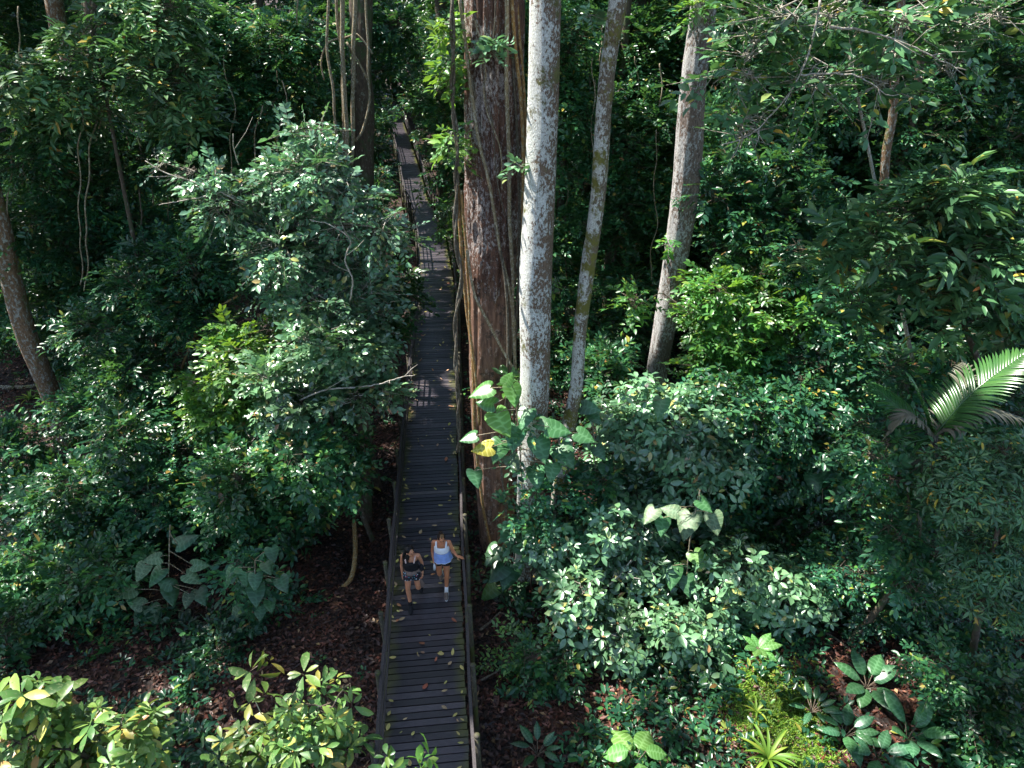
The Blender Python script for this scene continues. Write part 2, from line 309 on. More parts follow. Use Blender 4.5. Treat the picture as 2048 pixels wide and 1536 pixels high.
def leaf_mesh(name, base, ax, no, L, W, T, mats, extra=None):
    tv, tf = T
    ax = nrm(ax); side = nrm(np.cross(ax, no)); no = np.cross(side, ax)
    n = len(base); k = len(tv)
    V = (base[:, None] + ax[:, None] * (tv[None, :, 0, None] * L[:, None, None]) + side[:, None] * (tv[None, :, 1, None] * W[:, None, None])
         + no[:, None] * (tv[None, :, 2, None] * L[:, None, None])).reshape(-1, 3)
    fl = np.concatenate([np.array(f) for f in tf]); cnt = np.array([len(f) for f in tf])
    loops = (np.arange(n)[:, None] * k + fl[None]).reshape(-1); cnts = np.tile(cnt, n); mi = np.zeros(len(cnts), int)
    if extra is not None:
        ev, ef = extra
        loops = np.concatenate([loops, ef.reshape(-1) + len(V)]); cnts = np.concatenate([cnts, np.full(len(ef), ef.shape[1])])
        mi = np.concatenate([mi, np.ones(len(ef), int)]); V = np.concatenate([V, ev])
    me = bpy.data.meshes.new(name)
    me.vertices.add(len(V)); me.vertices.foreach_set('co', V.astype(np.float32).ravel())
    me.loops.add(len(loops)); me.loops.foreach_set('vertex_index', loops.astype(np.int32))
    st = np.concatenate([[0], np.cumsum(cnts)[:-1]])
    me.polygons.add(len(cnts)); me.polygons.foreach_set('loop_start', st.astype(np.int32))
    me.polygons.foreach_set('material_index', mi.astype(np.int32)); me.polygons.foreach_set('use_smooth', np.ones(len(cnts), bool))
    for m in mats: me.materials.append(M[m])
    me.update(calc_edges=True); return me

def prisms(a, b, ra, rb):
    d = nrm(b - a); u = nrm(np.cross(d, np.array([0.3, 0.9, 0.2]))); v = np.cross(d, u); rs = []
    for p, r in ((a, ra), (b, rb)):
        for k in range(3):
            an = 2 * math.pi * k / 3
            rs.append(p + (u * math.cos(an) + v * math.sin(an)) * np.broadcast_to(r, (len(a),))[:, None])
    V = np.stack(rs, 1).reshape(-1, 3); o = np.arange(len(a))[:, None, None] * 6
    return V, (o + np.array([[0, 1, 4, 3], [1, 2, 5, 4], [2, 0, 3, 5]])[None]).reshape(-1, 4)

def sprays(rg, lobes, n, style='alt', k=9, S=0.55, L=0.2, ratio=0.5, up=1.0, flat=0.5, inner=0.55, zup=0.25, jit=0.38, droop=0.15, outw=0.45):
    """lobes: (m,6) centre+radii. Returns leaf arrays plus twig segments."""
    lobes = np.asarray(lobes, float)
    pr = (lobes[:, 3] * lobes[:, 4] + lobes[:, 3] * lobes[:, 5]); pr = pr / pr.sum()
    li = rg.choice(len(lobes), n, p=pr); c = lobes[li, :3]; rr = lobes[li, 3:]
    d = rg.normal(size=(n, 3)); d[:, 2] += zup; d = nrm(d)
    wob = 1 + 0.22 * np.sin(d[:, 0] * 5 + li * 1.7) * np.cos(d[:, 1] * 4 + li)
    rad = (inner + (1 - inner) * rg.random(n) ** 0.6) * wob
    rad = np.where(rg.random(n) < .12, rad * rg.uniform(1.05, 1.45, n), rad)
    p = c + d * rr * rad[:, None]
    out = nrm(d / rr)
    ax = nrm(out * np.array([1, 1, flat]) + rg.normal(size=(n, 3)) * np.array([jit, jit, jit * 0.6]) + np.array([0, 0, -0.08]))
    no = nrm(np.array([0, 0, up]) + out * outw + rg.normal(size=(n, 3)) * jit)
    side = nrm(np.cross(ax, no)); no = np.cross(side, ax)
    Sn = S * rg.uniform(0.65, 1.35, n)
    if style == 'alt':
        t = np.linspace(0.12, 1, k)[None] + rg.normal(size=(n, k)) * 0.03
        sgn = np.where(np.arange(k) % 2 == 0, 1.0, -1.0)[None] * np.ones((n, 1)); sgn[:, -1] = 0
        ang = np.radians(rg.normal(52, 12, (n, k)))
        la = ax[:, None] * np.cos(ang * np.abs(sgn))[..., None] + side[:, None] * (np.sin(ang) * sgn)[..., None]
        base = p[:, None] + ax[:, None] * (t * Sn[:, None])[..., None]
        base[..., 2] -= droop * Sn[:, None] * t ** 2
    else:   # rosette at the tip
        ph = (np.arange(k) / k * 2 * math.pi)[None] + rg.uniform(0, 6.28, (n, 1)) + rg.normal(size=(n, k)) * 0.18
        axr, nor = side, ax * 0.55 + no * 0.8
        nor = nrm(nor); e1 = side; e2 = np.cross(nor, e1)
        la = e1[:, None] * np.cos(ph)[..., None] + e2[:, None] * np.sin(ph)[..., None] + nor[:, None] * rg.normal(0.12, 0.22, (n, k))[..., None]
        base = (p + ax * Sn[:, None])[:, None] + la * 0.03
        no = nor
    ln = nrm(no[:, None] + rg.normal(size=(n, k, 3)) * jit)
    Ll = L * rg.uniform(0.6, 1.3, (n, k)) * rg.uniform(.65, 1.35, (n, 1))
    b = p + ax * Sn[:, None]; b[:, 2] -= droop * Sn
    a = p - ax * Sn[:, None] * 0.4
    return base.reshape(-1, 3), nrm(la).reshape(-1, 3), ln.reshape(-1, 3), Ll.ravel(), (Ll * ratio).ravel() , (a, b), c

def lobes_px(ls, Y, fz=0.75):
    out = []
    for l in ls:
        px, py, dy, r = l; y = Y + dy; p = P(px, py, y); rr = r * mpp(px, py, y)
        out.append([*p, rr, rr, rr * fz])
    return np.array(out)

def plant(name, label, cat, ls, Y, dens=1.0, style='alt', k=9, S=0.5, L=0.2, ratio=0.5, mt='leaf_dark', tw='twig_dark', T=T7, base=None, tr=0.07,
          bark='bark_dark', group=None, twigs=0.35, seed=None, limbs=True, fz=0.75, lean=None, twr=0.006, lobes=None, keepL=False, **kw):
    """one shrub or tree: Empty > trunk (with limbs), crown (leaves with their twigs)"""
    rg = np.random.default_rng(seed if seed is not None else zlib.crc32(label.encode()) % 9999)
    if not keepL: L = L * .70; S = S * .82
    lb = lobes_px(ls, Y, fz) if lobes is None else np.asarray(lobes, float)
    # break every lobe into a few uneven ones
    sub = []
    for l in lb:
        for _ in range(4):
            d = nrm(rg.normal(size=3)); s = rg.uniform(0.42, 0.75)
            sub.append([*(l[:3] + d * l[3:] * 0.62), *(l[3:] * s)])
    sub = np.array(sub)
    area = (4 * math.pi * (sub[:, 3] * sub[:, 5] * 0.5 + sub[:, 3] ** 2 * 0.5)).sum()
    n = int(area * dens / (k * L * L * ratio * 0.62)); n = max(7, min(n, 11000))
    b_, a_, n_, L_, W_, seg, c_ = sprays(rg, sub, n, style, k, S, L, ratio, **kw)
    nt_ = int(n * twigs)
    idx = rg.choice(n, nt_, replace=False)
    ctr = lb[:, :3].mean(0)
    if base is None: base = (ctr[0] + rg.normal() * 0.2, ctr[1] + rg.normal() * 0.2)
    root = (base[0], base[1], GZ)
    e = empty(name, root, label, cat, group)
    tp = prisms(seg[0][idx], seg[1][idx], twr * 1.2, twr * 0.5)
    me = leaf_mesh('crown', b_, a_, n_, L_, W_, T, [mt, tw], tp)
    cr = link('crown', me, e)
    mb = MB()
    bot = np.array([root[0], root[1], GZ - 0.1]); top = ctr + np.array([0, 0, lb[:, 5].mean() * 0.2])
    mid = bot * 0.5 + top * 0.5 + np.array([rg.normal() * 0.15, rg.normal() * 0.15, 0])
    path = spline([bot, mid, top], 0.3); m = len(path)
    mb.tube(path, [tr * (1.15 - 0.7 * i / m) for i in range(m)], 8)
    if limbs:
        nodes = [(path[j], tr * (1.0 - .7 * j / m)) for j in range(int(m * .45), m)]; todo = [l[:3] for l in sub]
        while todo:
            bd = None
            for ti, t_ in enumerate(todo):
                for nd in nodes:
                    dd = np.linalg.norm(t_ - nd[0]) + .25 * max(0, nd[0][2] - t_[2])
                    if bd is None or dd < bd[0]: bd = (dd, ti, nd)
            e0 = todo.pop(bd[1]); s0, r0 = bd[2]; r0 = max(.012, r0 * .72)
            ln_ = np.linalg.norm(e0 - s0)
            pp = spline([s0, s0 * .66 + e0 * .34 + rg.normal(size=3) * .13 * ln_, s0 * .33 + e0 * .67 + rg.normal(size=3) * .13 * ln_, e0], 0.2); q = len(pp)
            mb.tube(pp, [r0 * (1 - 0.35 * i / q) for i in range(q)], 5, cap=False)
            for i in range(2, q, 3): nodes.append((pp[i], r0 * (1 - 0.35 * i / q)))
            nodes.append((e0, r0 * .6))
            ids = np.where(np.linalg.norm(c_ - e0, axis=1) < 1e-6)[0]
            for ii in ids[:9]:
                e1 = seg[0][ii]; md = (e0 + e1) / 2 + rg.normal(size=3) * 0.08
                mb.tube([e0, md, e1], [0.010, 0.007, 0.004], 4, cap=False)
    mb.build('trunk', bark, e)
    return e

# ------------------------------------------------------------------ ground
def gh(x, y):
    base = 0.0
    if True:
        base = 0.16 * math.sin(x * 0.31 + 1) * math.cos(y * 0.27) + 0.1 * noise.noise(Vector((x * 0.7, y * 0.7, 0)))
        far = max(0, y - 60); base += far * 0.02
    return GZ + base
mb = MB()
xs = np.concatenate([np.linspace(-400, -42, 14), np.linspace(-40, 40, 120), np.linspace(42, 400, 14)])
ys = np.concatenate([np.linspace(-150, -4, 10), np.linspace(-3, 60, 100), np.linspace(63, 900, 22)])
vs = [(x, y, gh(x, y)) for y in ys for x in xs]; nx = len(xs)
mb.add(vs, [(j * nx + i, j * nx + i + 1, (j + 1) * nx + i + 1, (j + 1) * nx + i) for j in range(len(ys) - 1) for i in range(nx - 1)])
tag(mb.build('ground', 'ground'), kind='structure')

# ------------------------------------------------------------------ boardwalk
cpx = [(848, 1536), (850, 1360), (852, 1200), (855.5, 1050), (860, 900), (865.5, 768), (872, 640), (872, 565), (866, 510), (859, 470), (845, 430), (831, 400), (821, 352), (808, 302), (797, 265), (790, 240), (784, 222)]
cl = [G(x, y, 0) for x, y in cpx]
d0 = cl[0] - cl[1]; d0 /= np.linalg.norm(d0)
cl = [cl[0] + d0 * 5] + cl
path = spline(cl, 0.2)
seg_l = np.array([np.linalg.norm(path[i + 1] - path[i]) for i in range(len(path) - 1)]); acc = np.concatenate([[0], np.cumsum(seg_l)])
PA = np.array(path)
def at_path(s):
    i = int(np.clip(np.searchsorted(acc, s) - 1, 0, len(path) - 2)); t = (s - acc[i]) / seg_l[i]
    p = PA[i] + (PA[i + 1] - PA[i]) * t
    a, b2 = max(0, i - 3), min(len(path) - 1, i + 4)
    d = PA[b2] - PA[a]; d /= np.linalg.norm(d)
    return p, d, np.array([d[1], -d[0], 0])       # point, forward, right
LT = acc[-1]; HW = 0.72
def walk_x(y):
    i = int(np.argmin(abs(PA[:, 1] - y))); return PA[i, 0]
BW = empty('boardwalk', (at_path(6)[0][0], at_path(6)[0][1], GZ), 'dark wooden plank boardwalk with low railings running away through the rainforest', 'boardwalk')
mb = MB(); s = 0.3; edge = []
while s < LT:
    p, d, r = at_path(s); wj = random.uniform(-0.015, 0.02)
    hl = 0.058 + random.uniform(-0.002, 0.002)
    z0 = random.uniform(-0.004, 0.004)
    for (a, b3, e0, e1) in ((-HW - 0.04 + wj, -0.45, 1, 0.35), (-0.45, 0.0, 0.35, 0), (0.0, 0.45, 0, 0.35), (0.45, HW + wj, 0.35, 1)):
        pass
    # one plank: five stations along its width for a smooth moss attribute
    st = [(-HW - 0.04 + wj, 1.0), (-0.5, 0.62), (-0.2, 0.1), (0.2, 0.1), (0.52, 0.6), (HW + wj, 1.0)]
    vs = []
    for u, e in st:
        for sy, sz in ((-1, 0), (1, 0), (1, -1), (-1, -1)):
            vs.append(p + r * u + d * (sy * hl) + np.array([0, 0, z0 + sz * 0.035])); edge.append(e)
    m_ = len(st); fs = [(i * 4 + k, i * 4 + (k + 1) % 4, (i + 1) * 4 + (k + 1) % 4, (i + 1) * 4 + k) for i in range(m_ - 1) for k in range(4)]
    fs += [(3, 2, 1, 0), tuple((m_ - 1) * 4 + k for k in range(4))]
    mb.add(vs, fs, 0, False); s += 0.134
deck = mb.build('deck', 'deck', BW)
at = deck.data.attributes.new('edge', 'FLOAT', 'POINT'); at.data.foreach_set('value', edge)
for sg in (-0.5, 0.5):
    mb = MB(); ss = np.arange(0.2, LT, 0.4); ring = []
    for s in ss:
        p, d, r = at_path(s); c = p + r * sg + np.array([0, 0, -0.13])
        ring += [c + r * a + np.array([0, 0, b4]) for a, b4 in ((-.04, -.08), (.04, -.08), (.04, .08), (-.04, .08))]
    n = len(ss); mb.add(ring, [(i * 4 + k, i * 4 + (k + 1) % 4, (i + 1) * 4 + (k + 1) % 4, (i + 1) * 4 + k) for i in range(n - 1) for k in range(4)], 0, False)
    mb.build('joist', 'post', BW)
RH = 0.98
def lineal(name, off, z, w_, h_, m_, s0=0.2, s1=None, wob=0.0):
    mb = MB(); ss = np.arange(s0, s1 or LT, 0.3); ring = []
    for s in ss:
        p, d, r = at_path(s); zz = z + wob * math.sin(s * 2.3 + off); c = p + r * (off + wob * math.cos(s * 1.7)) + np.array([0, 0, zz])
        ring += [c + r * a + np.array([0, 0, b4]) for a, b4 in ((-w_, -h_), (w_, -h_), (w_, h_), (-w_, h_))]
    n = len(ss); fs = [(i * 4 + k, i * 4 + (k + 1) % 4, (i + 1) * 4 + (k + 1) % 4, (i + 1) * 4 + k) for i in range(n - 1) for k in range(4)] + [(3, 2, 1, 0), tuple((n - 1) * 4 + k for k in range(4))]
    mb.add(ring, fs, 0, False); return mb.build(name, m_, BW)
OL, OR = -0.64, 0.80
lineal('handrail', OL, RH, 0.027, 0.024, 'rail', wob=0.008); lineal('handrail', OR, RH, 0.026, 0.024, 'rail', wob=0.008)
for z in (0.36, 0.68):
    lineal('midrail', OL, z, 0.014, 0.02, 'rail'); lineal('midrail', OR, z, 0.014, 0.02, 'rail')
lineal('kerb_board', -HW + 0.0, 0.028, 0.02, 0.02, 'post')
def post_mesh(sd):
    mb = MB(); mb.tube([(0, 0, GZ - 0.2), (0, 0, 0.3), (0, 0, RH + 0.06)], [0.045, 0.043, 0.042], 10)
    mb.tube([(0, 0, RH + 0.06), (0, 0, RH + 0.085), (0, 0, RH + 0.10)], [0.05, 0.05, 0.024], 10)
    return mb.mesh('post', 'post')
pm = [post_mesh(-1), post_mesh(1)]
s = 1.0; k = 0
while s < LT and k < 49:
    for sd, off in ((-1, OL - 0.082), (1, OR + 0.08)):
        p, d, r = at_path(s); o = bpy.data.objects.new('post', pm[0 if sd < 0 else 1]); COL.objects.link(o)
        o.parent = BW; o.location = Vector(p + r * off) - BW.location; o.location.z = -GZ
        o.rotation_euler = (R(random.uniform(-1.2, 1.2)), R(random.uniform(-1.2, 1.2)), random.uniform(0, 3))
    s += 1.26; k += 1

# ------------------------------------------------------------------ tall trunks
def trunk_px(pts, Ys, radpx, step=0.12, top_ext=6.0, base=None):
    """pts: photo pixels down the stem centre; Ys: distances; radpx: half widths in pixels. Returns path bottom->top and radii"""
    q = [P(x, y, Y) for (x, y), Y in zip(pts, Ys)]; rd = [r * mpp(x, y, Y) for (x, y), Y, r in zip(pts, Ys, radpx)]
    q = q[::-1]; rd = rd[::-1]
    if base is not None: q = [np.asarray(base, float)] + q; rd = [rd[0] * 1.15] + rd
    d = q[-1] - q[-2]; d = d / np.linalg.norm(d); q.append(q[-1] + d * top_ext); rd.append(rd[-1] * 0.85)
    z = np.array([p[2] for p in q]); path = spline(q, step)
    pz = np.array([p[2] for p in path]); rr = np.interp(pz, z, rd)
    return path, rr
def stem(name, label, cat, pts, Ys, radpx, mt, seg=24, amp=0.06, group=None, top_ext=6, flare=0.0, ridges=0):
    x, y = pts[-1]; b0 = P(x, y, Ys[-1]); base = None
    if b0[2] > GZ + 0.15: base = (b0[0], b0[1], GZ - 0.15)
    path, rr = trunk_px(pts, Ys, radpx, top_ext=top_ext, base=base)
    sd = zlib.crc32(label.encode()) % 97
    def fn(i, a, p):
        h = p[2] - GZ; f = 1 + flare * math.exp(-max(h, 0) / 0.6)
        v = Vector((math.cos(a) * 1.3 + sd, math.sin(a) * 1.3, p[2] * 0.55)); g = 1 + amp * 2 * noise.noise(v)
        g += amp * 0.6 * noise.noise(Vector((math.cos(a) * 5 + sd, math.sin(a) * 5, p[2] * 2.5)))
        if ridges: g += ridges * abs(noise.noise(Vector((math.cos(a) * 4 + sd, math.sin(a) * 4, p[2] * 0.35)))) * 2
        return f * g
    e = empty(name, (path[0][0], path[0][1], GZ), label, cat, group)
    mb = MB(); mb.tube(path, rr, seg, fn=fn); mb.build('trunk', mt, e)
    return e, path, rr

# the giant: rough bark above, bark fallen away below a ragged line
gp = [(984, 0), (985, 300), (985, 550), (984, 800), (990, 960), (994, 1095)]
GY = 12.6
path_g, rr_g = trunk_px(gp, [GY] * 6, [56, 52, 47, 42, 40, 34], base=(P(994, 1095, GY)[0], GY, GZ - .2), step=0.07)
GT = empty('giant_rainforest_tree', (path_g[0][0], path_g[0][1], GZ), 'massive reddish brown trunk with flaking bark, peeled bare in its lower half', 'tree')
zb = P(985, 545, GY)[2]
def fn_g(i, a, p):
    z = p[2]; v = Vector((math.cos(a) * 1.1, math.sin(a) * 1.1, z * 0.16))
    g = 1 + 0.16 * noise.noise(v)
    g += 0.16 * abs(noise.noise(Vector((math.cos(a) * 2.2 + 9, math.sin(a) * 2.2, z * 0.12))))
    rag = zb + 0.9 * noise.noise(Vector((math.cos(a) * 2.4, math.sin(a) * 2.4, 3.3))) + 0.6 * noise.noise(Vector((math.cos(a) * 9, math.sin(a) * 9, 3.3)))
    fis = abs(noise.noise(Vector((math.cos(a) * 7 + 3, math.sin(a) * 7, z * .45 + .6 * noise.noise(Vector((a, z, 0)))))))
    if z > rag:
        g -= 0.17 * max(0, .17 - fis) / .17
        g += 0.05 + 0.08 * noise.noise(Vector((math.cos(a) * 8, math.sin(a) * 8, z * 1.4))) + 0.05 * noise.noise(Vector((math.cos(a) * 18, math.sin(a) * 18, z * 5)))
    else:
        g -= 0.05 * max(0, .12 - fis) / .12
        g -= 0.05 - 0.05 * noise.noise(Vector((math.cos(a) * 5, math.sin(a) * 5, z * 0.5)))
        g -= 0.10 * max(0, noise.noise(Vector((math.cos(a) * 3 + 4, math.sin(a) * 3, z * 0.5 + 7))))
    return g
mb = MB(); SEG = 110; mb.tube(path_g, rr_g, SEG, fn=fn_g)
# material by height along the ragged line
ngr = len(path_g)
for i in range(ngr - 1):
    for k in range(SEG):
        a = 2 * math.pi * k / SEG
        rag = zb + 0.9 * noise.noise(Vector((math.cos(a) * 2.4, math.sin(a) * 2.4, 3.3))) + 0.6 * noise.noise(Vector((math.cos(a) * 9, math.sin(a) * 9, 3.3)))
        mb.mi[i * SEG + k] = 0 if path_g[i][2] > rag else 1
        if abs(path_g[i][2] - rag) < 0.08: mb.sm[i * SEG + k] = False
mb.build('trunk', ['bark_giant', 'bark_peeled'], GT)

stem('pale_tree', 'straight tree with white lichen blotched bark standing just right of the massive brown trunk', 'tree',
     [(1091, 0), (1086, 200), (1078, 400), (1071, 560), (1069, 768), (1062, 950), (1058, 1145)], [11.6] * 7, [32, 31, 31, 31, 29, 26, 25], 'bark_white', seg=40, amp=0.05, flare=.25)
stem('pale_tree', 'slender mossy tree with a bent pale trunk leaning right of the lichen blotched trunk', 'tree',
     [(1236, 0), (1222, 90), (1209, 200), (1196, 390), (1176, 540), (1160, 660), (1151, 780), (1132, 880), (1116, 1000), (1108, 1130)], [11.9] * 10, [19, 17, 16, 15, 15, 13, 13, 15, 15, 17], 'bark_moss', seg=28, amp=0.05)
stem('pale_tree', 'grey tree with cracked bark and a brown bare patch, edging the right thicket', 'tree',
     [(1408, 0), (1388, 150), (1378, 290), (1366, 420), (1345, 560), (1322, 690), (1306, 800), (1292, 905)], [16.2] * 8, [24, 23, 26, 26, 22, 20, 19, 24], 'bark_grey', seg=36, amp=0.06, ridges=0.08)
stem('leaning_tree', 'crooked mottled orange brown trunk at the far left edge, bare leaf litter behind it', 'tree',
     [(-30, 330), (4, 460), (22, 560), (58, 680), (98, 780), (132, 890), (146, 950)], [16.6] * 7, [20, 18, 18, 19, 18, 16, 18], 'bark_orange', seg=24, amp=0.08, top_ext=4)
stem('vine_tree', 'dark trunk behind pale hanging lianas above the sunlit shrub, left of the boardwalk', 'tree',
     [(722, -30), (722, 150), (726, 300), (728, 420), (732, 560)], [22.5] * 5, [21, 20, 19, 18, 18], 'bark_dark', seg=24, amp=0.12, ridges=.15)
stem('slim_tree', 'thin leaning trunk with climbing stems in the dark thicket on the upper left', 'tree',
     [(185, 100), (196, 330), (215, 470), (240, 620), (262, 740), (280, 830)], [19.5] * 6, [13, 15, 15, 13, 12, 12], 'bark_dark', seg=14, amp=0.1)
stem('slim_tree', 'short thick mossy trunk at the top left among yellow green leaves', 'tree',
     [(100, -40), (118, 60), (138, 130), (150, 260), (165, 420)], [23] * 5, [16, 16, 14, 13, 12], 'bark_orange', seg=14, amp=0.1)
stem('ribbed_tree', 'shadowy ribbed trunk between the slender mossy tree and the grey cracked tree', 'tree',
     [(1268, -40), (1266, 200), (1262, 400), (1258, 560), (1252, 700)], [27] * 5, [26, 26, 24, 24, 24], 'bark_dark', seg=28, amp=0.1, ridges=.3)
stem('slim_tree', 'thin pale orange trunk rising from the right thicket, under bare twigs', 'tree',
     [(1802, 0), (1790, 160), (1786, 230), (1772, 310), (1764, 420), (1752, 560)], [17] * 6, [8, 8, 8, 8, 8, 9], 'bark_orange', seg=12, amp=0.08)
stem('slim_tree', 'thin shadowed trunk leaning beside the pale orange one in the right thicket', 'tree',
     [(1850, 0), (1838, 150), (1822, 250), (1798, 330), (1784, 420), (1770, 560)], [18] * 6, [7, 8, 8, 8, 8, 9], 'bark_dark', seg=12, amp=0.08)
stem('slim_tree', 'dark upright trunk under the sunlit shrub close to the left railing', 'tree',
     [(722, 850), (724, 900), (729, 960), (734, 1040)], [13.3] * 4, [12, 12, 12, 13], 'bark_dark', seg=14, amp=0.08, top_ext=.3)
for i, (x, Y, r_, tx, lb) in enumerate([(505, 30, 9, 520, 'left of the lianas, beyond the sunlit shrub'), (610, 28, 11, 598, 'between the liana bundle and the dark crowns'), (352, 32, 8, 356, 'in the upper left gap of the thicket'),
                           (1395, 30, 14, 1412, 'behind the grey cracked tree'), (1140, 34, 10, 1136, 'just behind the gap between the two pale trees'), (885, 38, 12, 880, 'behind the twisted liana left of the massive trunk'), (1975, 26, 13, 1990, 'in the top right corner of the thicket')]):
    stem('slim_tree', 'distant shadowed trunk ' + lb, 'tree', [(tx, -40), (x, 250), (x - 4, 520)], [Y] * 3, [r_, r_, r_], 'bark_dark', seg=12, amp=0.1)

# ------------------------------------------------------------------ lianas
def liana(label, pts, Y, rpx, mt='liana', name='liana', wob=0.03, twist=0, base=True, group='lianas'):
    Ys = Y if isinstance(Y, (list, tuple)) else [Y] * len(pts)
    q = [P(x, y, yy) for (x, y), yy in zip(pts, Ys)]
    r = rpx * mpp(pts[0][0], pts[0][1], Ys[0])
    pth = spline(q, 0.12); sd = zlib.crc32(label.encode()) % 50
    pth = [p + np.array([noise.noise(Vector((sd, p[2] * 0.9, 0))), noise.noise(Vector((sd + 5, p[2] * 0.9, 1))), 0]) * wob for p in pth]
    mb = MB()
    if twist:
        for k in range(2):
            mb.tube([p + np.array([math.cos(p[2] * twist + k * math.pi), math.sin(p[2] * twist + k * math.pi), 0]) * r * 0.75 for p in pth], r * 0.75, 8)
    else: mb.tube(pth, [r * (1 + 0.12 * noise.noise(Vector((sd, i * 0.4, 3)))) for i in range(len(pth))], 10)
    o = mb.build(name, mt); tag(o, label, 'liana', group); return o
gy = GY - 0.5
liana('pale banded liana hanging straight down the right side of the massive trunk', [(1011, -20), (1014, 150), (1017, 330), (1022, 480), (1026, 640), (1034, 800), (1040, 900)], gy, 4.6, 'liana')
liana('thin ochre liana just right of the banded one, at the edge of the massive trunk', [(1023, -20), (1030, 90), (1042, 200), (1046, 330), (1047, 500), (1050, 640)], gy + .1, 4, 'liana_ochre')
liana('outermost brown liana in the gap between the massive trunk and the lichen blotched tree', [(1032, -20), (1040, 90), (1049, 190), (1052, 330)], gy + .3, 3.5, 'liana_ochre')
liana('shadowed liana strand tucked behind the banded one on the massive trunk', [(1018, -20), (1028, 160), (1036, 320), (1038, 520), (1030, 700), (1028, 880)], gy + .15, 3, 'liana_dark')
liana('pale liana slanting from upper left to lower right across the massive trunk', [(918, -10), (930, 80), (938, 160), (948, 225), (960, 290), (975, 350), (988, 420), (1000, 500), (1016, 570), (1030, 650)], [gy - .05, gy - .05, gy, gy - .05, gy - .1, gy - .1, gy - .1, gy - .1, gy - .05, gy], 3.6, 'liana')
liana('thin whitish vine curving over the flaking bark near the top of the massive trunk', [(950, 40), (962, 90), (972, 150), (968, 180), (975, 225), (1000, 300), (1004, 380)], gy - .1, 1.6, 'liana')
liana('wiry vine loop crossing the massive trunk at mid height', [(990, -20), (985, 90), (968, 130), (972, 200), (985, 240), (993, 350), (1008, 430)], gy - .12, 1.2, 'liana_dark')
liana('dark twisted pair of lianas climbing just left of the massive trunk', [(905, -20), (907, 150), (911, 300), (914, 450), (914, 600), (912, 720), (918, 850), (916, 905)], gy - .1, 4.4, 'liana_dark', twist=4.3, wob=.12)
liana('ochre liana down the left flank of the massive trunk', [(914, 360), (919, 440), (926, 540), (934, 620), (944, 700), (948, 800), (952, 900), (962, 980), (978, 1085)], gy, 4, 'liana_ochre')
liana('second ochre liana, inner of the pair down the left flank of the massive trunk', [(922, 380), (930, 470), (938, 570), (940, 660), (952, 760), (958, 850)], gy - .05, 3, 'liana_ochre')
liana('greenish liana slanting across the peeled lower half of the massive trunk', [(934, 500), (950, 590), (974, 640), (1000, 690), (1026, 735), (1042, 750)], gy - .12, 3, 'liana')
liana('thin liana along the right edge of the peeled wood', [(990, 450), (1000, 500), (1012, 570), (1016, 700), (1010, 850), (1002, 930), (1012, 1010), (1014, 1080)], gy - .1, 3, 'liana_dark')
for i, (lb, pts, r_) in enumerate([
    ('leftmost pale liana of the hanging bundle above the sunlit shrub', [(655, -20), (656, 90), (664, 180), (672, 260), (680, 330)], 3),
    ('thickest pale liana in the hanging bundle above the sunlit shrub', [(684, -20), (686, 120), (692, 240), (694, 330)], 5),
    ('liana beside the thickest one in the hanging bundle', [(674, -20), (676, 60), (686, 160), (688, 330)], 3.4),
    ('right hand straight liana in the hanging bundle', [(710, -20), (708, 90), (706, 180), (704, 330)], 4.6),
    ('liana curling out into a hanging loop right of the bundle', [(730, -20), (734, 60), (736, 150), (737, 210), (728, 260), (712, 282)], 2.6),
    ('thin looping liana that crosses the bundle', [(648, 160), (642, 120), (655, 85), (690, 75), (712, 68), (722, 78), (735, 95), (744, 108)], 1.8),
    ('fine liana slanting across the bundle', [(690, 84), (706, 110), (726, 140), (738, 165)], 2.2)]):
    liana(lb, pts, 20.5 + 0.1 * i, r_, 'liana', wob=0.08)
rv = random.Random(77)
for i in range(46):
    left = i < 24
    x = rv.uniform(10, 640) if left else rv.uniform(1115, 1340) if i < 34 else rv.uniform(1420, 2040)
    Yv = rv.uniform(15.5, 24) if left else rv.uniform(19, 24); x2 = x + rv.uniform(-14, 14); y0 = rv.uniform(-20, 260); y1 = y0 + rv.uniform(160, 420)
    if not left: y1 = min(y1, 560 if x < 1400 else 330)
    zn = 'in the upper left thicket' if left else ('between the mossy and the grey cracked trunks' if x < 1400 else 'in the upper right thicket')
    liana('thin hanging vine ' + zn, [(x, y0), ((x + x2) / 2 + rv.uniform(-8, 8), (y0 + y1) / 2), (x2, y1)], Yv, rv.uniform(.9, 1.7), rv.choice(['liana', 'liana_dark', 'liana']), 'hanging_vine', wob=.25, group='thin hanging vines ' + zn)
liana('long curved liana sagging over the leaf litter left of the women', [(708, 1040), (710, 1110), (700, 1160), (670, 1180), (630, 1186), (585, 1183)], [12.5, 11.6, 11.2, 11.1, 11.1, 11.1], 4.5, 'liana_ochre', wob=0.01)
liana('thin branch like vine slanting through the left thicket', [(480, 590), (430, 620), (395, 660), (370, 720), (352, 768)], 15.5, 2.4, 'liana_ochre', wob=.06)

# ------------------------------------------------------------------ shrubs and small trees of the thicket
SH = 'leafy shrubs of the thicket'
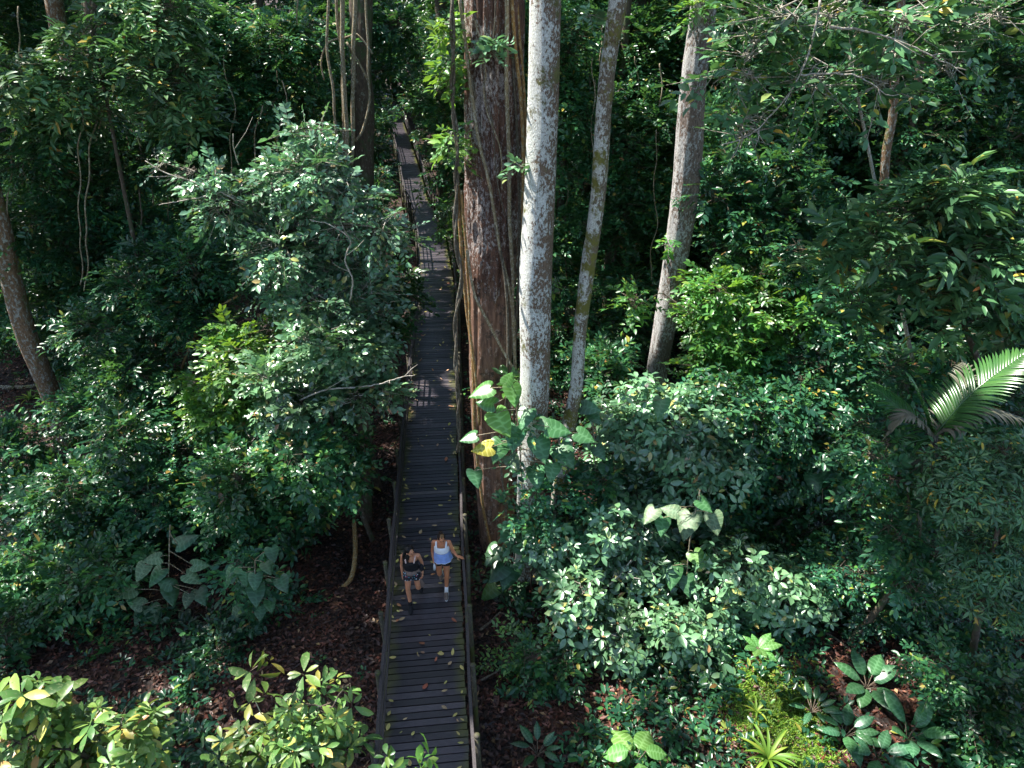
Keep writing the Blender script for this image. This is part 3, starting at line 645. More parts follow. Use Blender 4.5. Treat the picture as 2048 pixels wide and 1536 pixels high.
# left of the boardwalk
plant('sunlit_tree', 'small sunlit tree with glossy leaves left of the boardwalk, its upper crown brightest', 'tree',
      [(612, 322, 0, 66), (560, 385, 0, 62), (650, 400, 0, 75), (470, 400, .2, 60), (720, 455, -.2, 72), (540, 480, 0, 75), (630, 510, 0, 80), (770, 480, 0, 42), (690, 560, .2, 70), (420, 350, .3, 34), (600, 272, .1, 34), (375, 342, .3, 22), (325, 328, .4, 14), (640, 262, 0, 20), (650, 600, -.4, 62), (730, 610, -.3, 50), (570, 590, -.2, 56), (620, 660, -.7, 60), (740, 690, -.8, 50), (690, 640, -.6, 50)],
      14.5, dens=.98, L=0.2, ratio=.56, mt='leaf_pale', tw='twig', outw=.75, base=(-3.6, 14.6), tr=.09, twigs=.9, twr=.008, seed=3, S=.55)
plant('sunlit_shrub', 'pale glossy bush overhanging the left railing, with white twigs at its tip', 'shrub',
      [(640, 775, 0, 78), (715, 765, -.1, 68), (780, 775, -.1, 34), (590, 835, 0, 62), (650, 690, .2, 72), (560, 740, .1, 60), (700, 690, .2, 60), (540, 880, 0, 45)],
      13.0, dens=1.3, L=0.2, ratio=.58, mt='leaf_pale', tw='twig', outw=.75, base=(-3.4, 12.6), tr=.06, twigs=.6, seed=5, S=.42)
plant('leafy_shrub', 'bright green bush below the gap between the two sunlit crowns', 'shrub',
      [(520, 690, 0, 70), (470, 740, 0, 60), (400, 790, .1, 66), (480, 830, 0, 60), (440, 680, .4, 48)], 13.9, dens=1.2, L=.2, ratio=.52, mt='leaf_sun', group=SH, seed=8)
plant('leafy_tree', 'dense dark green bush hanging over bare leaf litter near the left railing', 'tree',
      [(610, 920, 0, 88), (520, 940, 0, 80), (665, 975, 0, 72), (560, 1040, 0, 82), (460, 1010, 0, 75), (690, 900, .2, 40), (500, 1110, 0, 60)], 12.2, dens=1.25, L=.2, ratio=.55, mt='leaf_mid', group=SH, seed=11)
plant('leafy_shrub', 'dark matted bush below the mottled trunk at the left edge', 'shrub',
      [(60, 1000, 0, 90), (170, 960, 0, 90), (260, 1040, 0, 90), (120, 1090, 0, 80), (350, 970, 0, 85), (20, 900, .8, 60), (340, 1080, 0, 70), (250, 900, .3, 80)], 12.6, dens=1.2, L=.18, ratio=.55, mt='leaf_dark', group=SH, seed=12)
plant('leafy_shrub', 'bluish drooping bush above the bare litter on the lower left', 'shrub',
      [(90, 1200, 0, 85), (190, 1165, 0, 75), (30, 1150, 0, 70), (60, 1270, 0, 60), (230, 1230, .2, 45)], 10.3, dens=1.15, L=.2, ratio=.5, mt='leaf_mid', group=SH, seed=13)
plant('leafy_shrub', 'low rounded shrub under the spotted heart shaped leaves', 'shrub',
      [(340, 1330, 0, 62), (420, 1300, 0, 62), (480, 1350, 0, 45), (380, 1390, 0, 55), (300, 1400, 0, 40), (440, 1400, 0, 48), (330, 1450, 0, 60), (400, 1480, 0, 60)], 9.4, dens=1.2, L=.15, ratio=.58, mt='leaf_dark', group=SH, seed=14)
plant('leafy_shrub', 'shaded bush left of the sunlit tree, with fine leaves on long sprays', 'shrub',
      [(330, 560, 0, 100), (430, 520, .2, 80), (260, 640, 0, 90), (380, 640, 0, 80), (300, 740, -.5, 90), (200, 740, 0, 70), (340, 840, -1, 80), (230, 830, -.8, 80)], 15.8, dens=1.1, L=.2, ratio=.42, mt='leaf_dark', group=SH, seed=15)
plant('leafy_tree', 'dark crown wrapped round the thin stem with climbers, upper left', 'tree',
      [(180, 250, 0, 90), (90, 330, 0, 90), (240, 330, .3, 70), (60, 480, 0, 80), (150, 430, 0, 80), (120, 560, 0, 80), (200, 540, .5, 70), (60, 620, .4, 60)], 17.6, dens=1.1, L=.21, ratio=.42, mt='leaf_dark', group=SH, seed=16, flat=.3, droop=.4)
plant('leafy_tree', 'grey green crown of broad drooping sprays in the top left corner', 'tree',
      [(230, 60, 0, 90), (330, 120, 0, 80), (140, 150, 0, 80), (30, 130, 0, 90), (60, 220, .4, 70), (330, 210, .2, 60), (290, 20, 0, 80)], 16.2, dens=1.0, L=.3, ratio=.36, mt='leaf_long', group=SH, seed=17, flat=.3, droop=.5)
plant('leafy_shrub', 'hanging foliage behind the sunlit tree and right of it', 'shrub',
      [(800, 600, 0, 40), (760, 560, 0, 52), (780, 680, -.6, 36), (740, 640, 0, 50)], 15.6, dens=1.1, L=.2, ratio=.5, mt='leaf_dark', group=SH, seed=18)
plant('leafy_shrub', 'sparse seedling bush on bare leaf litter beside the curved liana', 'shrub',
      [(600, 1225, 0, 34), (560, 1205, 0, 26)], 10.4, dens=.8, L=.16, ratio=.5, mt='leaf_dark', group=SH, seed=19, tr=.015)
plant('leafy_shrub', 'vine clad hanging column of oval leaves left of the bare litter', 'shrub',
      [(512, 1170, 0, 34), (520, 1230, 0, 34), (528, 1300, -.1, 34), (545, 1360, -.2, 26), (490, 1130, 0, 40)], 10.2, dens=1.2, L=.2, ratio=.5, mt='leaf_mid', group=SH, seed=20, droop=.5, flat=.2)
for (x, y, Y, r, lb) in ((893, 62, 12.2, 26, 'tuft of small leaves on the twisted lianas at the top of the massive trunk'), (898, 130, 12.2, 26, 'leafy sprig on the twisted lianas beside the massive trunk, second from the top'), (890, 165, 12.3, 18, 'drooping sprig just below the second tuft on the twisted lianas'),
                         (905, 275, 12.1, 20, 'small sprig halfway up the left flank of the massive trunk'), (990, 95, 12.0, 14, 'pale sprig clinging high on the flaking bark of the massive trunk'), (985, 108, 12.0, 12, 'second pale sprig clinging high on the flaking bark'),
                         (912, 300, 12.2, 16, 'lowest leafy sprig on the twisted lianas'), (1040, 332, 11.3, 7, 'tiny lit sprig on the left edge of the lichen blotched trunk'), (1020, 760, 11.8, 12, 'sprig between the massive trunk and the heart leaves'),
                         (1108, 560, 12.0, 8, 'tiny sprig on the right edge of the lichen blotched trunk'), (1398, 18, 15.9, 20, 'leafy tuft on the grey cracked trunk near the top'), (1345, 610, 15.9, 14, 'leafy sprig crossing the grey cracked trunk low down'), (1335, 490, 16.0, 9, 'thin sprig at the left edge of the grey cracked trunk'),
                         (1178, 30, 12, 10, 'withered hanging sprig between the two pale trunks at the top')):
    q = P(x, y, Y); e = empty('climbing_sprig', tuple(q), lb, 'climbing plant'); rr = r * mpp(x, y, Y)
    rg_ = np.random.default_rng(int(x + y)); nn = max(5, int(r * .9))
    b_, a_, n_, L_, W_, sg, c_ = sprays(rg_, [[*q, rr, rr * .7, rr * 1.2]], nn, 'alt', 6, .22, .15, .5, droop=.5, inner=.1)
    me = leaf_mesh('leaves', b_, a_, n_, L_, W_, T7, ['leaf_pale' if 'pale' in lb or 'lit' in lb else ('litter' if 'withered' in lb else 'leaf_sun'), 'twig'], prisms(sg[0], sg[1], .004, .003)); link('leaves', me, e)
plant('leafy_climber', 'small leaved climbers wrapped round the base of the lichen blotched trunk', 'climbing plant',
      [(1062, 860, -.1, 13), (1095, 870, -.1, 12), (1060, 985, -.1, 26), (1085, 1030, -.2, 30), (1048, 1045, -.2, 24), (1110, 990, 0, 22), (1075, 930, -.1, 20), (1095, 900, 0, 16), (1040, 900, 0, 15), (1130, 1040, 0, 26), (1020, 1010, 0, 14)], 11.1, dens=1.1, L=.17, ratio=.6, mt='leaf_mid', seed=73, limbs=False, tr=.02, base=(.42, 11.1), droop=.4)
plant('leafy_shrub', 'young green shoots on the litter between the railing and the white glinting bush', 'shrub',
      [(1010, 1330, 0, 18), (1035, 1290, 0, 22), (1000, 1420, 0, 16), (1030, 1400, 0, 24), (1040, 1480, 0, 26)], 8.9, dens=.8, L=.14, ratio=.5, mt='leaf_sun', group=SH, seed=74, tr=.01, limbs=False)
plant('leafy_shrub', 'leafy branches knitting the wide small leaved bush to the broad drooping tree', 'shrub',
      [(1650, 600, 0, 60), (1700, 680, -.4, 55), (1620, 740, -.6, 55), (1560, 800, -1, 50), (1740, 600, 0, 50), (1680, 780, -.8, 45), (1590, 520, .4, 50)], 14.2, dens=1.1, L=.2, ratio=.5, mt='leaf_mid', group=SH, seed=75)
# bottom-left foreground
plant('ribbed_leaf_tree', 'yellow green treetop with large ribbed leaves in the lower left corner', 'tree',
      [(50, 1460, 0, 60), (130, 1510, 0, 60), (240, 1490, -.1, 55), (30, 1530, 0, 60), (210, 1550, 0, 60), (40, 1390, .2, 34), (290, 1530, 0, 36), (150, 1560, 0, 60)], 4.9, dens=1.6, style='ros', k=7, S=.16, L=.20, ratio=.42, mt='leaf_yellow', T=TB, keepL=True,
      base=(-4.2, 5.4), tr=.05, seed=23, twr=.005, limbs=True, jit=.28)
plant('ribbed_leaf_tree', 'green treetop with ribbed leaves just left of the railing at the bottom edge', 'tree',
      [(600, 1470, 0, 50), (655, 1420, 0, 36), (540, 1500, 0, 46), (640, 1520, 0, 56), (470, 1510, 0, 34), (690, 1370, .1, 16), (695, 1490, 0, 26), (590, 1400, 0, 22)], 5.3, dens=1.3, style='ros', k=6, S=.16, L=.19, ratio=.42, mt='leaf_yellow', T=TB, keepL=True,
      base=(-2.1, 5.9), tr=.035, seed=24, twr=.005, jit=.28)
plant('ribbed_leaf_sapling', 'thin pale stalk with a few ribbed leaves rising from the bottom edge', 'sapling',
      [(508, 1340, 0, 16), (512, 1400, 0, 20), (480, 1395, 0, 10)], 5.3, dens=.22, style='ros', k=4, S=.08, L=.19, ratio=.42, mt='leaf_yellow', T=TB, keepL=True, base=(-2.75, 5.5), tr=.012, seed=25, bark='twig', limbs=False)
plant('leafy_sapling', 'bright green sapling tip poking over the boardwalk at the bottom edge', 'sapling',
      [(822, 1524, 0, 22), (770, 1533, 0, 14), (845, 1535, 0, 12)], 4.2, dens=.8, style='ros', k=5, S=.08, L=.15, ratio=.48, mt='leaf_sun', T=TB, keepL=True, base=(-1.75, 3.6), tr=.015, seed=26, limbs=False)

# right of the boardwalk
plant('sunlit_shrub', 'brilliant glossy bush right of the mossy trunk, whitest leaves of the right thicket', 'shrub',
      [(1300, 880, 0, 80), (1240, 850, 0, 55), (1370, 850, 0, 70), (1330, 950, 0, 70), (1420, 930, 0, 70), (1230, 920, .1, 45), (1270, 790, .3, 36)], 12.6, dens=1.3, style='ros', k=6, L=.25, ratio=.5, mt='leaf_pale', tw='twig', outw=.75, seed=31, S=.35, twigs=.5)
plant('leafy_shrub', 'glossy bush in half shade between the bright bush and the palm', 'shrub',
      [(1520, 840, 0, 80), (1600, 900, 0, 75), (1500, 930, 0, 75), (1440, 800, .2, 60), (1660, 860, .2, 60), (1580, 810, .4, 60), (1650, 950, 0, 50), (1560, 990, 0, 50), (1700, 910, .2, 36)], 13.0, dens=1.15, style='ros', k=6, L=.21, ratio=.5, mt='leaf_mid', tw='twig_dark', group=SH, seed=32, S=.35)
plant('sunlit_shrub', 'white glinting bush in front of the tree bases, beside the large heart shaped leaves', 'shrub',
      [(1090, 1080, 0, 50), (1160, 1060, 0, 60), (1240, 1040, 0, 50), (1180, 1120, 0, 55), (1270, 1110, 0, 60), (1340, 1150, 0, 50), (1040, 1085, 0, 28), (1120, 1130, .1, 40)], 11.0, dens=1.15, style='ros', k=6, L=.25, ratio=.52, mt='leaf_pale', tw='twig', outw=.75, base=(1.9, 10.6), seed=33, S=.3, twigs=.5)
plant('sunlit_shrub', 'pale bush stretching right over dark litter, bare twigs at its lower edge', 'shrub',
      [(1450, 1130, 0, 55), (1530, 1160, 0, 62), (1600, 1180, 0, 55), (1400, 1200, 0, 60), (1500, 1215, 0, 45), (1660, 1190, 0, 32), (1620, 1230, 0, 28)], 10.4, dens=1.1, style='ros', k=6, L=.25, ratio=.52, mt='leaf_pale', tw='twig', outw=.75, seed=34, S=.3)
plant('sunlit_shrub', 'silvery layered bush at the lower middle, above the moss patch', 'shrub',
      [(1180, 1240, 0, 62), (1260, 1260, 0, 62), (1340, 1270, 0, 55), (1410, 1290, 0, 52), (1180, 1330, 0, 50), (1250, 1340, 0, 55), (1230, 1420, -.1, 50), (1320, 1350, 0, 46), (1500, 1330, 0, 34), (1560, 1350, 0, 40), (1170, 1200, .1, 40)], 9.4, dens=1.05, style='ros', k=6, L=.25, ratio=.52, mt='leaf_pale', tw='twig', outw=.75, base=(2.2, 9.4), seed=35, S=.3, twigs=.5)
plant('leafy_shrub', 'dim low bush under the silvery layered one at the bottom edge', 'shrub',
      [(1230, 1500, 0, 60), (1310, 1450, 0, 60), (1370, 1410, 0, 50), (1370, 1490, 0, 40), (1150, 1460, 0, 30)], 8.4, dens=1.0, style='ros', k=6, L=.17, ratio=.5, mt='leaf_mid', group=SH, seed=36)
plant('leafy_tree', 'wide bush of small bright leaves touching the grey cracked tree', 'tree',
      [(1420, 560, 0, 60), (1520, 590, 0, 75), (1610, 610, 0, 60), (1430, 640, 0, 50), (1460, 650, 0, 60), (1570, 680, 0, 55), (1262, 606, .1, 26), (1385, 615, 0, 22), (1660, 570, .1, 60), (1420, 740, -.2, 60), (1500, 740, -.2, 62), (1400, 775, -.4, 36), (1560, 760, -.2, 50)], 14.6, dens=1.15, L=.2, ratio=.52, mt='leaf_sun', group=SH, seed=37)
plant('leafy_tree', 'shaded bush of the right thicket standing above the wide small leaved bush', 'tree',
      [(1450, 390, 0, 80), (1540, 420, 0, 80), (1620, 400, 0, 80), (1480, 480, -.4, 70), (1700, 440, 0, 70), (1440, 330, .5, 50), (1600, 490, -.2, 80), (1560, 330, .5, 60)], 16.4, dens=1.15, L=.21, ratio=.5, mt='leaf_mid', group=SH, seed=38)
plant('leafy_tree', 'dark bush behind the bare pale twigs near the top right', 'tree',
      [(1700, 250, 0, 100), (1830, 250, 0, 100), (1580, 220, 0, 90), (1930, 180, 0, 100), (1480, 230, 0, 70), (1960, 320, -.3, 90), (1760, 350, -.4, 80)], 18.5, dens=1.1, L=.2, ratio=.5, mt='leaf_dark', group=SH, seed=39)
plant('broad_leaf_tree', 'tree with long drooping leaves filling the right edge above the palm', 'tree',
      [(1940, 360, 0, 90), (1840, 400, 0, 80), (1760, 480, 0, 80), (1880, 490, -.1, 90), (2000, 460, 0, 90), (1830, 570, 0, 70), (1960, 570, 0, 80), (2035, 620, 0, 50), (1900, 640, 0, 40), (1680, 520, .1, 50), (1700, 600, .1, 40)], 11.6, dens=1.25, L=.36, ratio=.36, k=9, S=.5, mt='leaf_long', T=T7, base=(12.5, 11.9), tr=.08, group=SH, seed=40, flat=.3, droop=.35)
plant('fine_leaf_tree', 'bushy narrow leaved tree at the right edge below the palm fronds', 'tree',
      [(1970, 960, 0, 70), (2030, 1040, 0, 70), (1930, 1010, 0, 45), (2000, 1120, 0, 70), (1950, 1170, 0, 45), (2035, 1200, 0, 60), (2035, 920, 0, 50)], 8.2, dens=1.25, style='ros', k=8, L=.17, ratio=.3, S=.2, mt='leaf_long', base=(8.9, 8.6), seed=41)
plant('leafy_shrub', 'dark bush at the lower right edge below the narrow leaved tree', 'shrub',
      [(1950, 1310, 0, 70), (2020, 1370, 0, 75), (1870, 1250, .2, 60), (1780, 1220, .3, 60), (1960, 1440, -.1, 60), (2030, 1500, 0, 60), (1690, 1130, .5, 50), (1840, 1170, .4, 50)], 9.6, dens=.95, L=.14, ratio=.55, mt='leaf_dark', group=SH, seed=42)
plant('leafy_shrub', 'low dark leaves between the palm trunk and the pale bush', 'shrub',
      [(1480, 1050, 0, 60), (1560, 1080, 0, 55), (1620, 1060, 0, 50), (1700, 1040, 0, 40), (1460, 980, .4, 50)], 12.4, dens=.95, L=.17, ratio=.55, mt='leaf_dark', group=SH, seed=43)
plant('leafy_shrub', 'dim bush in the pocket below the broad drooping leaves', 'shrub',
      [(1680, 740, 0, 60), (1760, 700, .2, 60), (1640, 690, .2, 55), (1740, 800, 0, 40), (1700, 660, .4, 60)], 15.4, dens=1.0, L=.2, ratio=.5, mt='leaf_dark', group=SH, seed=44)
plant('leafy_tree', 'tall dark curtain of leaves between the mossy trunk and the grey cracked tree', 'tree',
      [(1160, 80, 0, 60), (1180, 200, 0, 60), (1150, 330, 0, 60), (1240, 330, .3, 70), (1160, 450, -.2, 55), (1260, 450, 0, 70), (1240, 560, -.3, 60), (1140, 600, -.3, 55), (1230, 670, -.5, 60), (1120, 720, -.6, 50), (1320, 220, .8, 60), (1330, 380, .5, 60), (1130, 180, 0, 40), (1110, 480, 0, 40)], 21, dens=1.05, L=.2, ratio=.5, mt='leaf_mid', group=SH, seed=45, flat=.2, droop=.3)
plant('leafy_shrub', 'bush around the foot of the grey cracked tree', 'shrub',
      [(1225, 740, 0, 50), (1210, 790, 0, 50), (1290, 850, 0, 36), (1180, 720, .4, 50), (1400, 820, -.2, 50)], 15.0, dens=1.0, L=.2, ratio=.5, mt='leaf_mid', group=SH, seed=46)
plant('leafy_shrub', 'dark bush at the right foot of the slender mossy tree', 'shrub',
      [(1200, 960, 0, 50), (1250, 1000, 0, 50), (1330, 1040, 0, 50), (1420, 1030, 0, 50), (1180, 1030, 0, 30)], 11.8, dens=.9, L=.2, ratio=.55, mt='leaf_dark', group=SH, seed=47)
plant('overhanging_branch_tree', 'sparse crown with bare pale zigzag twigs in the top right corner', 'tree',
      [(1560, 60, 0, 90), (1480, 150, 0, 70), (1700, 60, 0, 80), (1640, 150, 0, 70), (1800, 80, 0, 80), (1900, 110, 0, 60), (1500, 250, 0, 50), (1740, 170, 0, 50), (1950, 40, 0, 70)], 12.2, dens=.6, L=.27, ratio=.5, k=7, S=.6, mt='leaf_long', tw='twig', T=T7, base=(11.2, 13.2), tr=.05, seed=48, bark='twig', twigs=.9, twr=.009)
plant('leafy_shrub', 'creepers and seedlings on red litter close to the near right railing', 'shrub',
      [(1075, 1360, 0, 40), (1110, 1430, 0, 46), (1060, 1300, 0, 26), (1130, 1510, 0, 44), (1070, 1460, 0, 24), (1120, 1330, 0, 40)], 8.7, dens=1.1, L=.17, ratio=.5, mt='leaf_dark', group=SH, seed=61, outw=.3)
plant('leafy_shrub', 'dense low bush filling the lower right corner', 'shrub',
      [(1990, 1480, 0, 60), (2040, 1420, 0, 60), (1930, 1530, 0, 50), (2060, 1540, 0, 60), (1900, 1340, .5, 50), (1960, 1380, .3, 60), (2000, 1510, -.3, 60), (2045, 1480, 0, 60), (1940, 1480, 0, 50)], 7.3, dens=1.2, L=.16, ratio=.5, mt='leaf_dark', group=SH, seed=62)
plant('leafy_shrub', 'dark creeping shrub below the matted bush at the far left', 'shrub',
      [(40, 1330, 0, 50), (140, 1330, 0, 40), (250, 1310, 0, 36), (10, 1260, 0, 50)], 9.3, dens=.9, L=.16, ratio=.5, mt='leaf_dark', group=SH, seed=63)
plant('leafy_tree', 'dense green wall of foliage filling the gap above the sunlit small tree', 'tree',
      [(430, 250, 0, 80), (510, 180, 0, 90), (400, 130, .5, 90), (590, 190, .5, 70), (500, 300, 0, 70), (350, 300, 0, 80), (540, 80, 1, 90), (620, 90, 1, 60), (430, 40, 1, 90), (340, 420, 0, 60)], 21.5, dens=1.1, L=.22, ratio=.45, mt='leaf_mid', group=SH, seed=64, flat=.3, droop=.4)
plant('leafy_tree', 'low branching dark tree between the crooked orange trunk and the climber covered stem', 'tree',
      [(90, 420, 0, 80), (170, 640, 0, 80), (60, 560, 0, 70), (240, 480, 0, 80), (30, 660, 0, 60), (130, 730, 0, 50), (290, 430, 0, 70), (240, 180, .5, 80), (150, 330, 0, 90)], 18.8, dens=1.1, L=.22, ratio=.42, mt='leaf_dark', group=SH, seed=65, flat=.3, droop=.4)
plant('leafy_tree', 'dense shadowed crown filling the right edge behind the broad drooping leaves', 'tree',
      [(1700, 320, 0, 90), (1820, 330, 0, 90), (1640, 420, 0, 80), (1760, 420, 0, 80), (1900, 260, 0, 90), (2010, 240, 0, 90), (1990, 120, .5, 90), (1870, 60, .5, 90), (1720, 130, .5, 90), (1600, 300, 0, 80), (1560, 130, .5, 90), (1470, 60, .8, 80)], 19.5, dens=1.1, L=.21, ratio=.5, mt='leaf_mid', group=SH, seed=66)
plant('leafy_shrub', 'leafy bush burying the stem of the palm', 'shrub',
      [(1800, 960, 0, 45), (1870, 990, 0, 45), (1760, 900, .3, 36), (1900, 920, .3, 34), (1850, 1080, 0, 50), (1780, 1060, 0, 45), (1820, 1150, 0, 45), (1740, 980, .2, 40)], 9.3, dens=1.0, L=.18, ratio=.5, mt='leaf_mid', group=SH, seed=72)
plant('leafy_shrub', 'dim leafy pocket behind the palm at the right edge', 'shrub',
      [(1760, 850, 0, 50), (1800, 960, 0, 60), (1880, 980, 0, 60), (1960, 850, 0, 60), (1820, 1060, 0, 50), (2020, 800, 0, 60), (1900, 740, .5, 60), (1800, 760, .5, 60), (2000, 700, .5, 60)], 11.8, dens=.9, L=.2, ratio=.5, mt='leaf_dark', group=SH, seed=67)
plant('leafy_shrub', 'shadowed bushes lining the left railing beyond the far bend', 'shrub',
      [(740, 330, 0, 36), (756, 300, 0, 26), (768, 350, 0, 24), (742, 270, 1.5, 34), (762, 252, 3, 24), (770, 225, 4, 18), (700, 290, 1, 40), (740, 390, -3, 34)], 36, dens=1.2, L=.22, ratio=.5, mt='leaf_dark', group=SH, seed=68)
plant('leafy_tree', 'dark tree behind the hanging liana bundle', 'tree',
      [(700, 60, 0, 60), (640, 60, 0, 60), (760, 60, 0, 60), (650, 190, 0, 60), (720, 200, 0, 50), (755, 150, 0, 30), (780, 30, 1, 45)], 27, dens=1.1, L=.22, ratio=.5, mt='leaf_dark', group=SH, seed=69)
# along the far walkway
plant('leafy_shrub', 'bush overhanging the far right railing where the boardwalk bends', 'shrub',
      [(888, 330, 0, 36), (875, 270, .5, 40), (905, 400, -.5, 30), (850, 205, 1, 36), (890, 210, 1, 50), (880, 120, 1, 60), (830, 110, 2, 50)], 33, dens=1.0, L=.2, ratio=.5, mt='leaf_mid', group=SH, seed=50)
plant('leafy_shrub', 'low fresh green bush outside the right railing behind the dark twisted lianas', 'shrub',
      [(905, 455, 0, 26), (890, 425, .5, 24), (912, 500, -.3, 20)], 25.5, dens=.9, L=.18, ratio=.4, mt='leaf_sun', group=SH, seed=51)
plant('leafy_shrub', 'dark bush pressing on the left railing at the bend', 'shrub',
      [(758, 400, 0, 34), (758, 460, 0, 36), (762, 350, .5, 22), (792, 515, -.2, 18)], 24, dens=1.1, L=.19, ratio=.5, mt='leaf_dark', group=SH, seed=52)
plant('leafy_shrub', 'leafy twig reaching across the boardwalk at the far bend', 'shrub',
      [(846, 368, 0, 9), (838, 384, 0, 8)], 27, dens=.7, L=.22, ratio=.5, mt='leaf_sun', group=SH, seed=53, tr=.02, limbs=False, base=(-5.2, 27.3))

for lb, pts, Y, r in (('bare pale branch reaching left out of the sunlit small tree', [(470, 400), (420, 372), (380, 362), (330, 345), (290, 322)], 14.3, 2.2),
                      ('forked bare twig below the first one at the left of the sunlit small tree', [(440, 385), (400, 395), (360, 402), (318, 410)], 14.3, 1.6),
                      ('bare upright twig standing out of the sunlit small tree', [(478, 330), (468, 300), (466, 268)], 14.5, 1.3),
                      ('white zigzag twig over the middle of the sunlit small tree', [(700, 600), (705, 560), (690, 520), (700, 480), (660, 450), (620, 440)], 13.4, 2.0),
                      ('white forked twig at the tip of the bush by the left railing', [(600, 800), (650, 780), (700, 775), (750, 770), (800, 755), (830, 750)], 12.4, 2.0),
                      ('pale branch slanting out of the white glinting bush', [(1205, 1180), (1240, 1150), (1262, 1120)], 10.3, 2.6),
                      ('long bare pale branch crossing the top right crowns', [(1660, 55), (1720, 60), (1790, 80), (1850, 105), (1900, 130), (1932, 140)], 11.4, 2.6),
                      ('bare zigzag branch hanging in the upper right', [(1600, 150), (1690, 148), (1740, 165), (1770, 188), (1800, 190)], 11.4, 2.2),
                      ('slanting pale branch dropping from the top of the right crowns', [(1640, 0), (1625, 80), (1600, 150), (1560, 210), (1500, 270), (1440, 290)], 11.5, 2.4),
                      ('fine branched twig under the slanting pale branch', [(1500, 255), (1520, 270), (1530, 285)], 11.5, 1.6)):
    q = [P(x, y, Y) for x, y in pts]; mb = MB(); pp = spline(q, .08); r0 = r * mpp(*pts[0], Y); rg_ = random.Random(len(lb))
    pp = [p + np.array([noise.noise(Vector((i * .6, 1, len(lb)))), noise.noise(Vector((i * .6, 5, len(lb)))), noise.noise(Vector((i * .6, 9, len(lb))))]) * .03 for i, p in enumerate(pp)]
    mb.tube(pp, [r0 * (1 - .6 * i / len(pp)) for i in range(len(pp))], 7)
    for i in range(3, len(pp) - 1, 4):
        d = nrm(pp[i] - pp[i - 1]); o_ = np.array([rg_.gauss(0, .6), rg_.gauss(0, .6), rg_.gauss(.1, .6)]); e1 = pp[i] + (d + o_) * rg_.uniform(.12, .4)
        mb.tube([pp[i], (pp[i] + e1) / 2 + o_ * .04, e1], [r0 * .5, r0 * .35, r0 * .2], 5)
    tag(mb.build('bare_branch', 'twig'), lb, 'branch')
# ------------------------------------------------------------------ trees of the forest behind
rgB = np.random.default_rng(99)
protos = []
for i in range(6):
    rg = np.random.default_rng(200 + i)
    lb = []
    for k in range(13):
        z = rg.uniform(-0.3, 15); a = rg.uniform(0, 6.28); q = rg.uniform(0.3, 1.7)
        lb.append([math.cos(a) * q, math.sin(a) * q, z + .6, rg.uniform(.9, 1.6), rg.uniform(.9, 1.6), rg.uniform(.7, 1.5)])
    lb = np.array(lb); area = (4 * math.pi * lb[:, 3] * lb[:, 4]).sum()
    L = .185; k = 9; n = int(area * .95 / (k * L * L * .5 * .5))
    b_, a_, n_, L_, W_, seg, c_ = sprays(rg, lb, n, 'alt', k, .55, L, .48, flat=.3, droop=.35, inner=.45)
    mt = ['leaf_dark', 'leaf_mid', 'leaf_dark', 'leaf_mid', 'leaf_dark', 'leaf_sun'][i]
    idx = rg.choice(n, n // 6, replace=False)
    me = leaf_mesh('crown', b_, a_, n_, L_, W_, T4, [mt, 'twig_dark'], prisms(seg[0][idx], seg[1][idx], .009, .004))
    mb = MB(); pth = spline([(0, 0, -.3), (rg.normal() * .2, rg.normal() * .2, 6), (rg.normal() * .5, rg.normal() * .5, 15)], .4)
    mb.tube(pth, [.2 * (1.1 - .7 * j / len(pth)) for j in range(len(pth))], 10)
    protos.append((me, mb.mesh('trunk', 'bark_dark')))
WHERE = [('behind the left thicket', lambda x, y: x < walk_x(y)), ('behind the right thicket', lambda x, y: True)]
cells = []
for Y in (23, 27, 31.5, 36.5, 42.5, 50, 58, 67):
    half = Y * 0.86 + 3; step = 3.1 + Y * 0.028; x = -half + rgB.uniform(0, 1)
    while x < half:
        cells.append((x + rgB.uniform(-.7, .7), Y + rgB.uniform(-1.6, 1.6))); x += step
cnt = 0
for x, y in cells:
    wx = walk_x(y) if y < 72 else 1e9
    if abs(x - wx) < 2.6: continue
    if x < -12.5 and x > -22 and y < 29.5: continue
    if y < 30 and -4.5 < x - wx < 0 and y < 26: pass
    # keep the sight line along the walkway open
    if y < 72 and (-8 if y < 33 else -11) < x - walk_x(y) < 0: continue
    blocked = False
    for yy in (38, 44, 50, 54, 60, 66, 72):
        X2 = walk_x(yy)
        if y < yy - 1 and abs(x - X2 * y / yy) < 3.0: blocked = True
    if blocked: continue
    dist = 'front row' if y < 29 else ('middle rows' if y < 45 else 'back rows')
    i = int(rgB.integers(0, 5 if y < 45 else 6)); tone = ['dark', 'mid green', 'dark', 'mid green', 'dark', 'bright green'][i]
    fx = 1024 + x / ((y * CP) + 3.5) * FPX
    zone = [(260, 'at the far left edge'), (520, 'in the upper left'), (700, 'behind the sunlit small tree'), (850, 'by the hanging lianas'), (1110, 'beyond the far boardwalk'), (1330, 'behind the mossy trunk'), (1560, 'behind the grey cracked trunk'), (1820, 'behind the right thicket'), (9999, 'in the top right corner')]
    zn = next(z for lim, z in zone if fx < lim)
    e = empty('rainforest_tree', (x, y, GZ), f'{tone} forest tree {zn}, {dist} of the forest wall', 'tree', f'{tone} forest trees {zn}, {dist}', rz=rgB.uniform(0, 6.28))
    s_ = rgB.uniform(.85, 1.2); e.scale = (s_ * 1.05, s_ * 1.05, s_ * (1.0 if y < 50 else 1.25))
    for nme, me in (('crown', protos[i][0]), ('trunk', protos[i][1])):
        o = bpy.data.objects.new(nme, me); COL.objects.link(o); o.parent = e
    cnt += 1
print('forest trees', cnt)

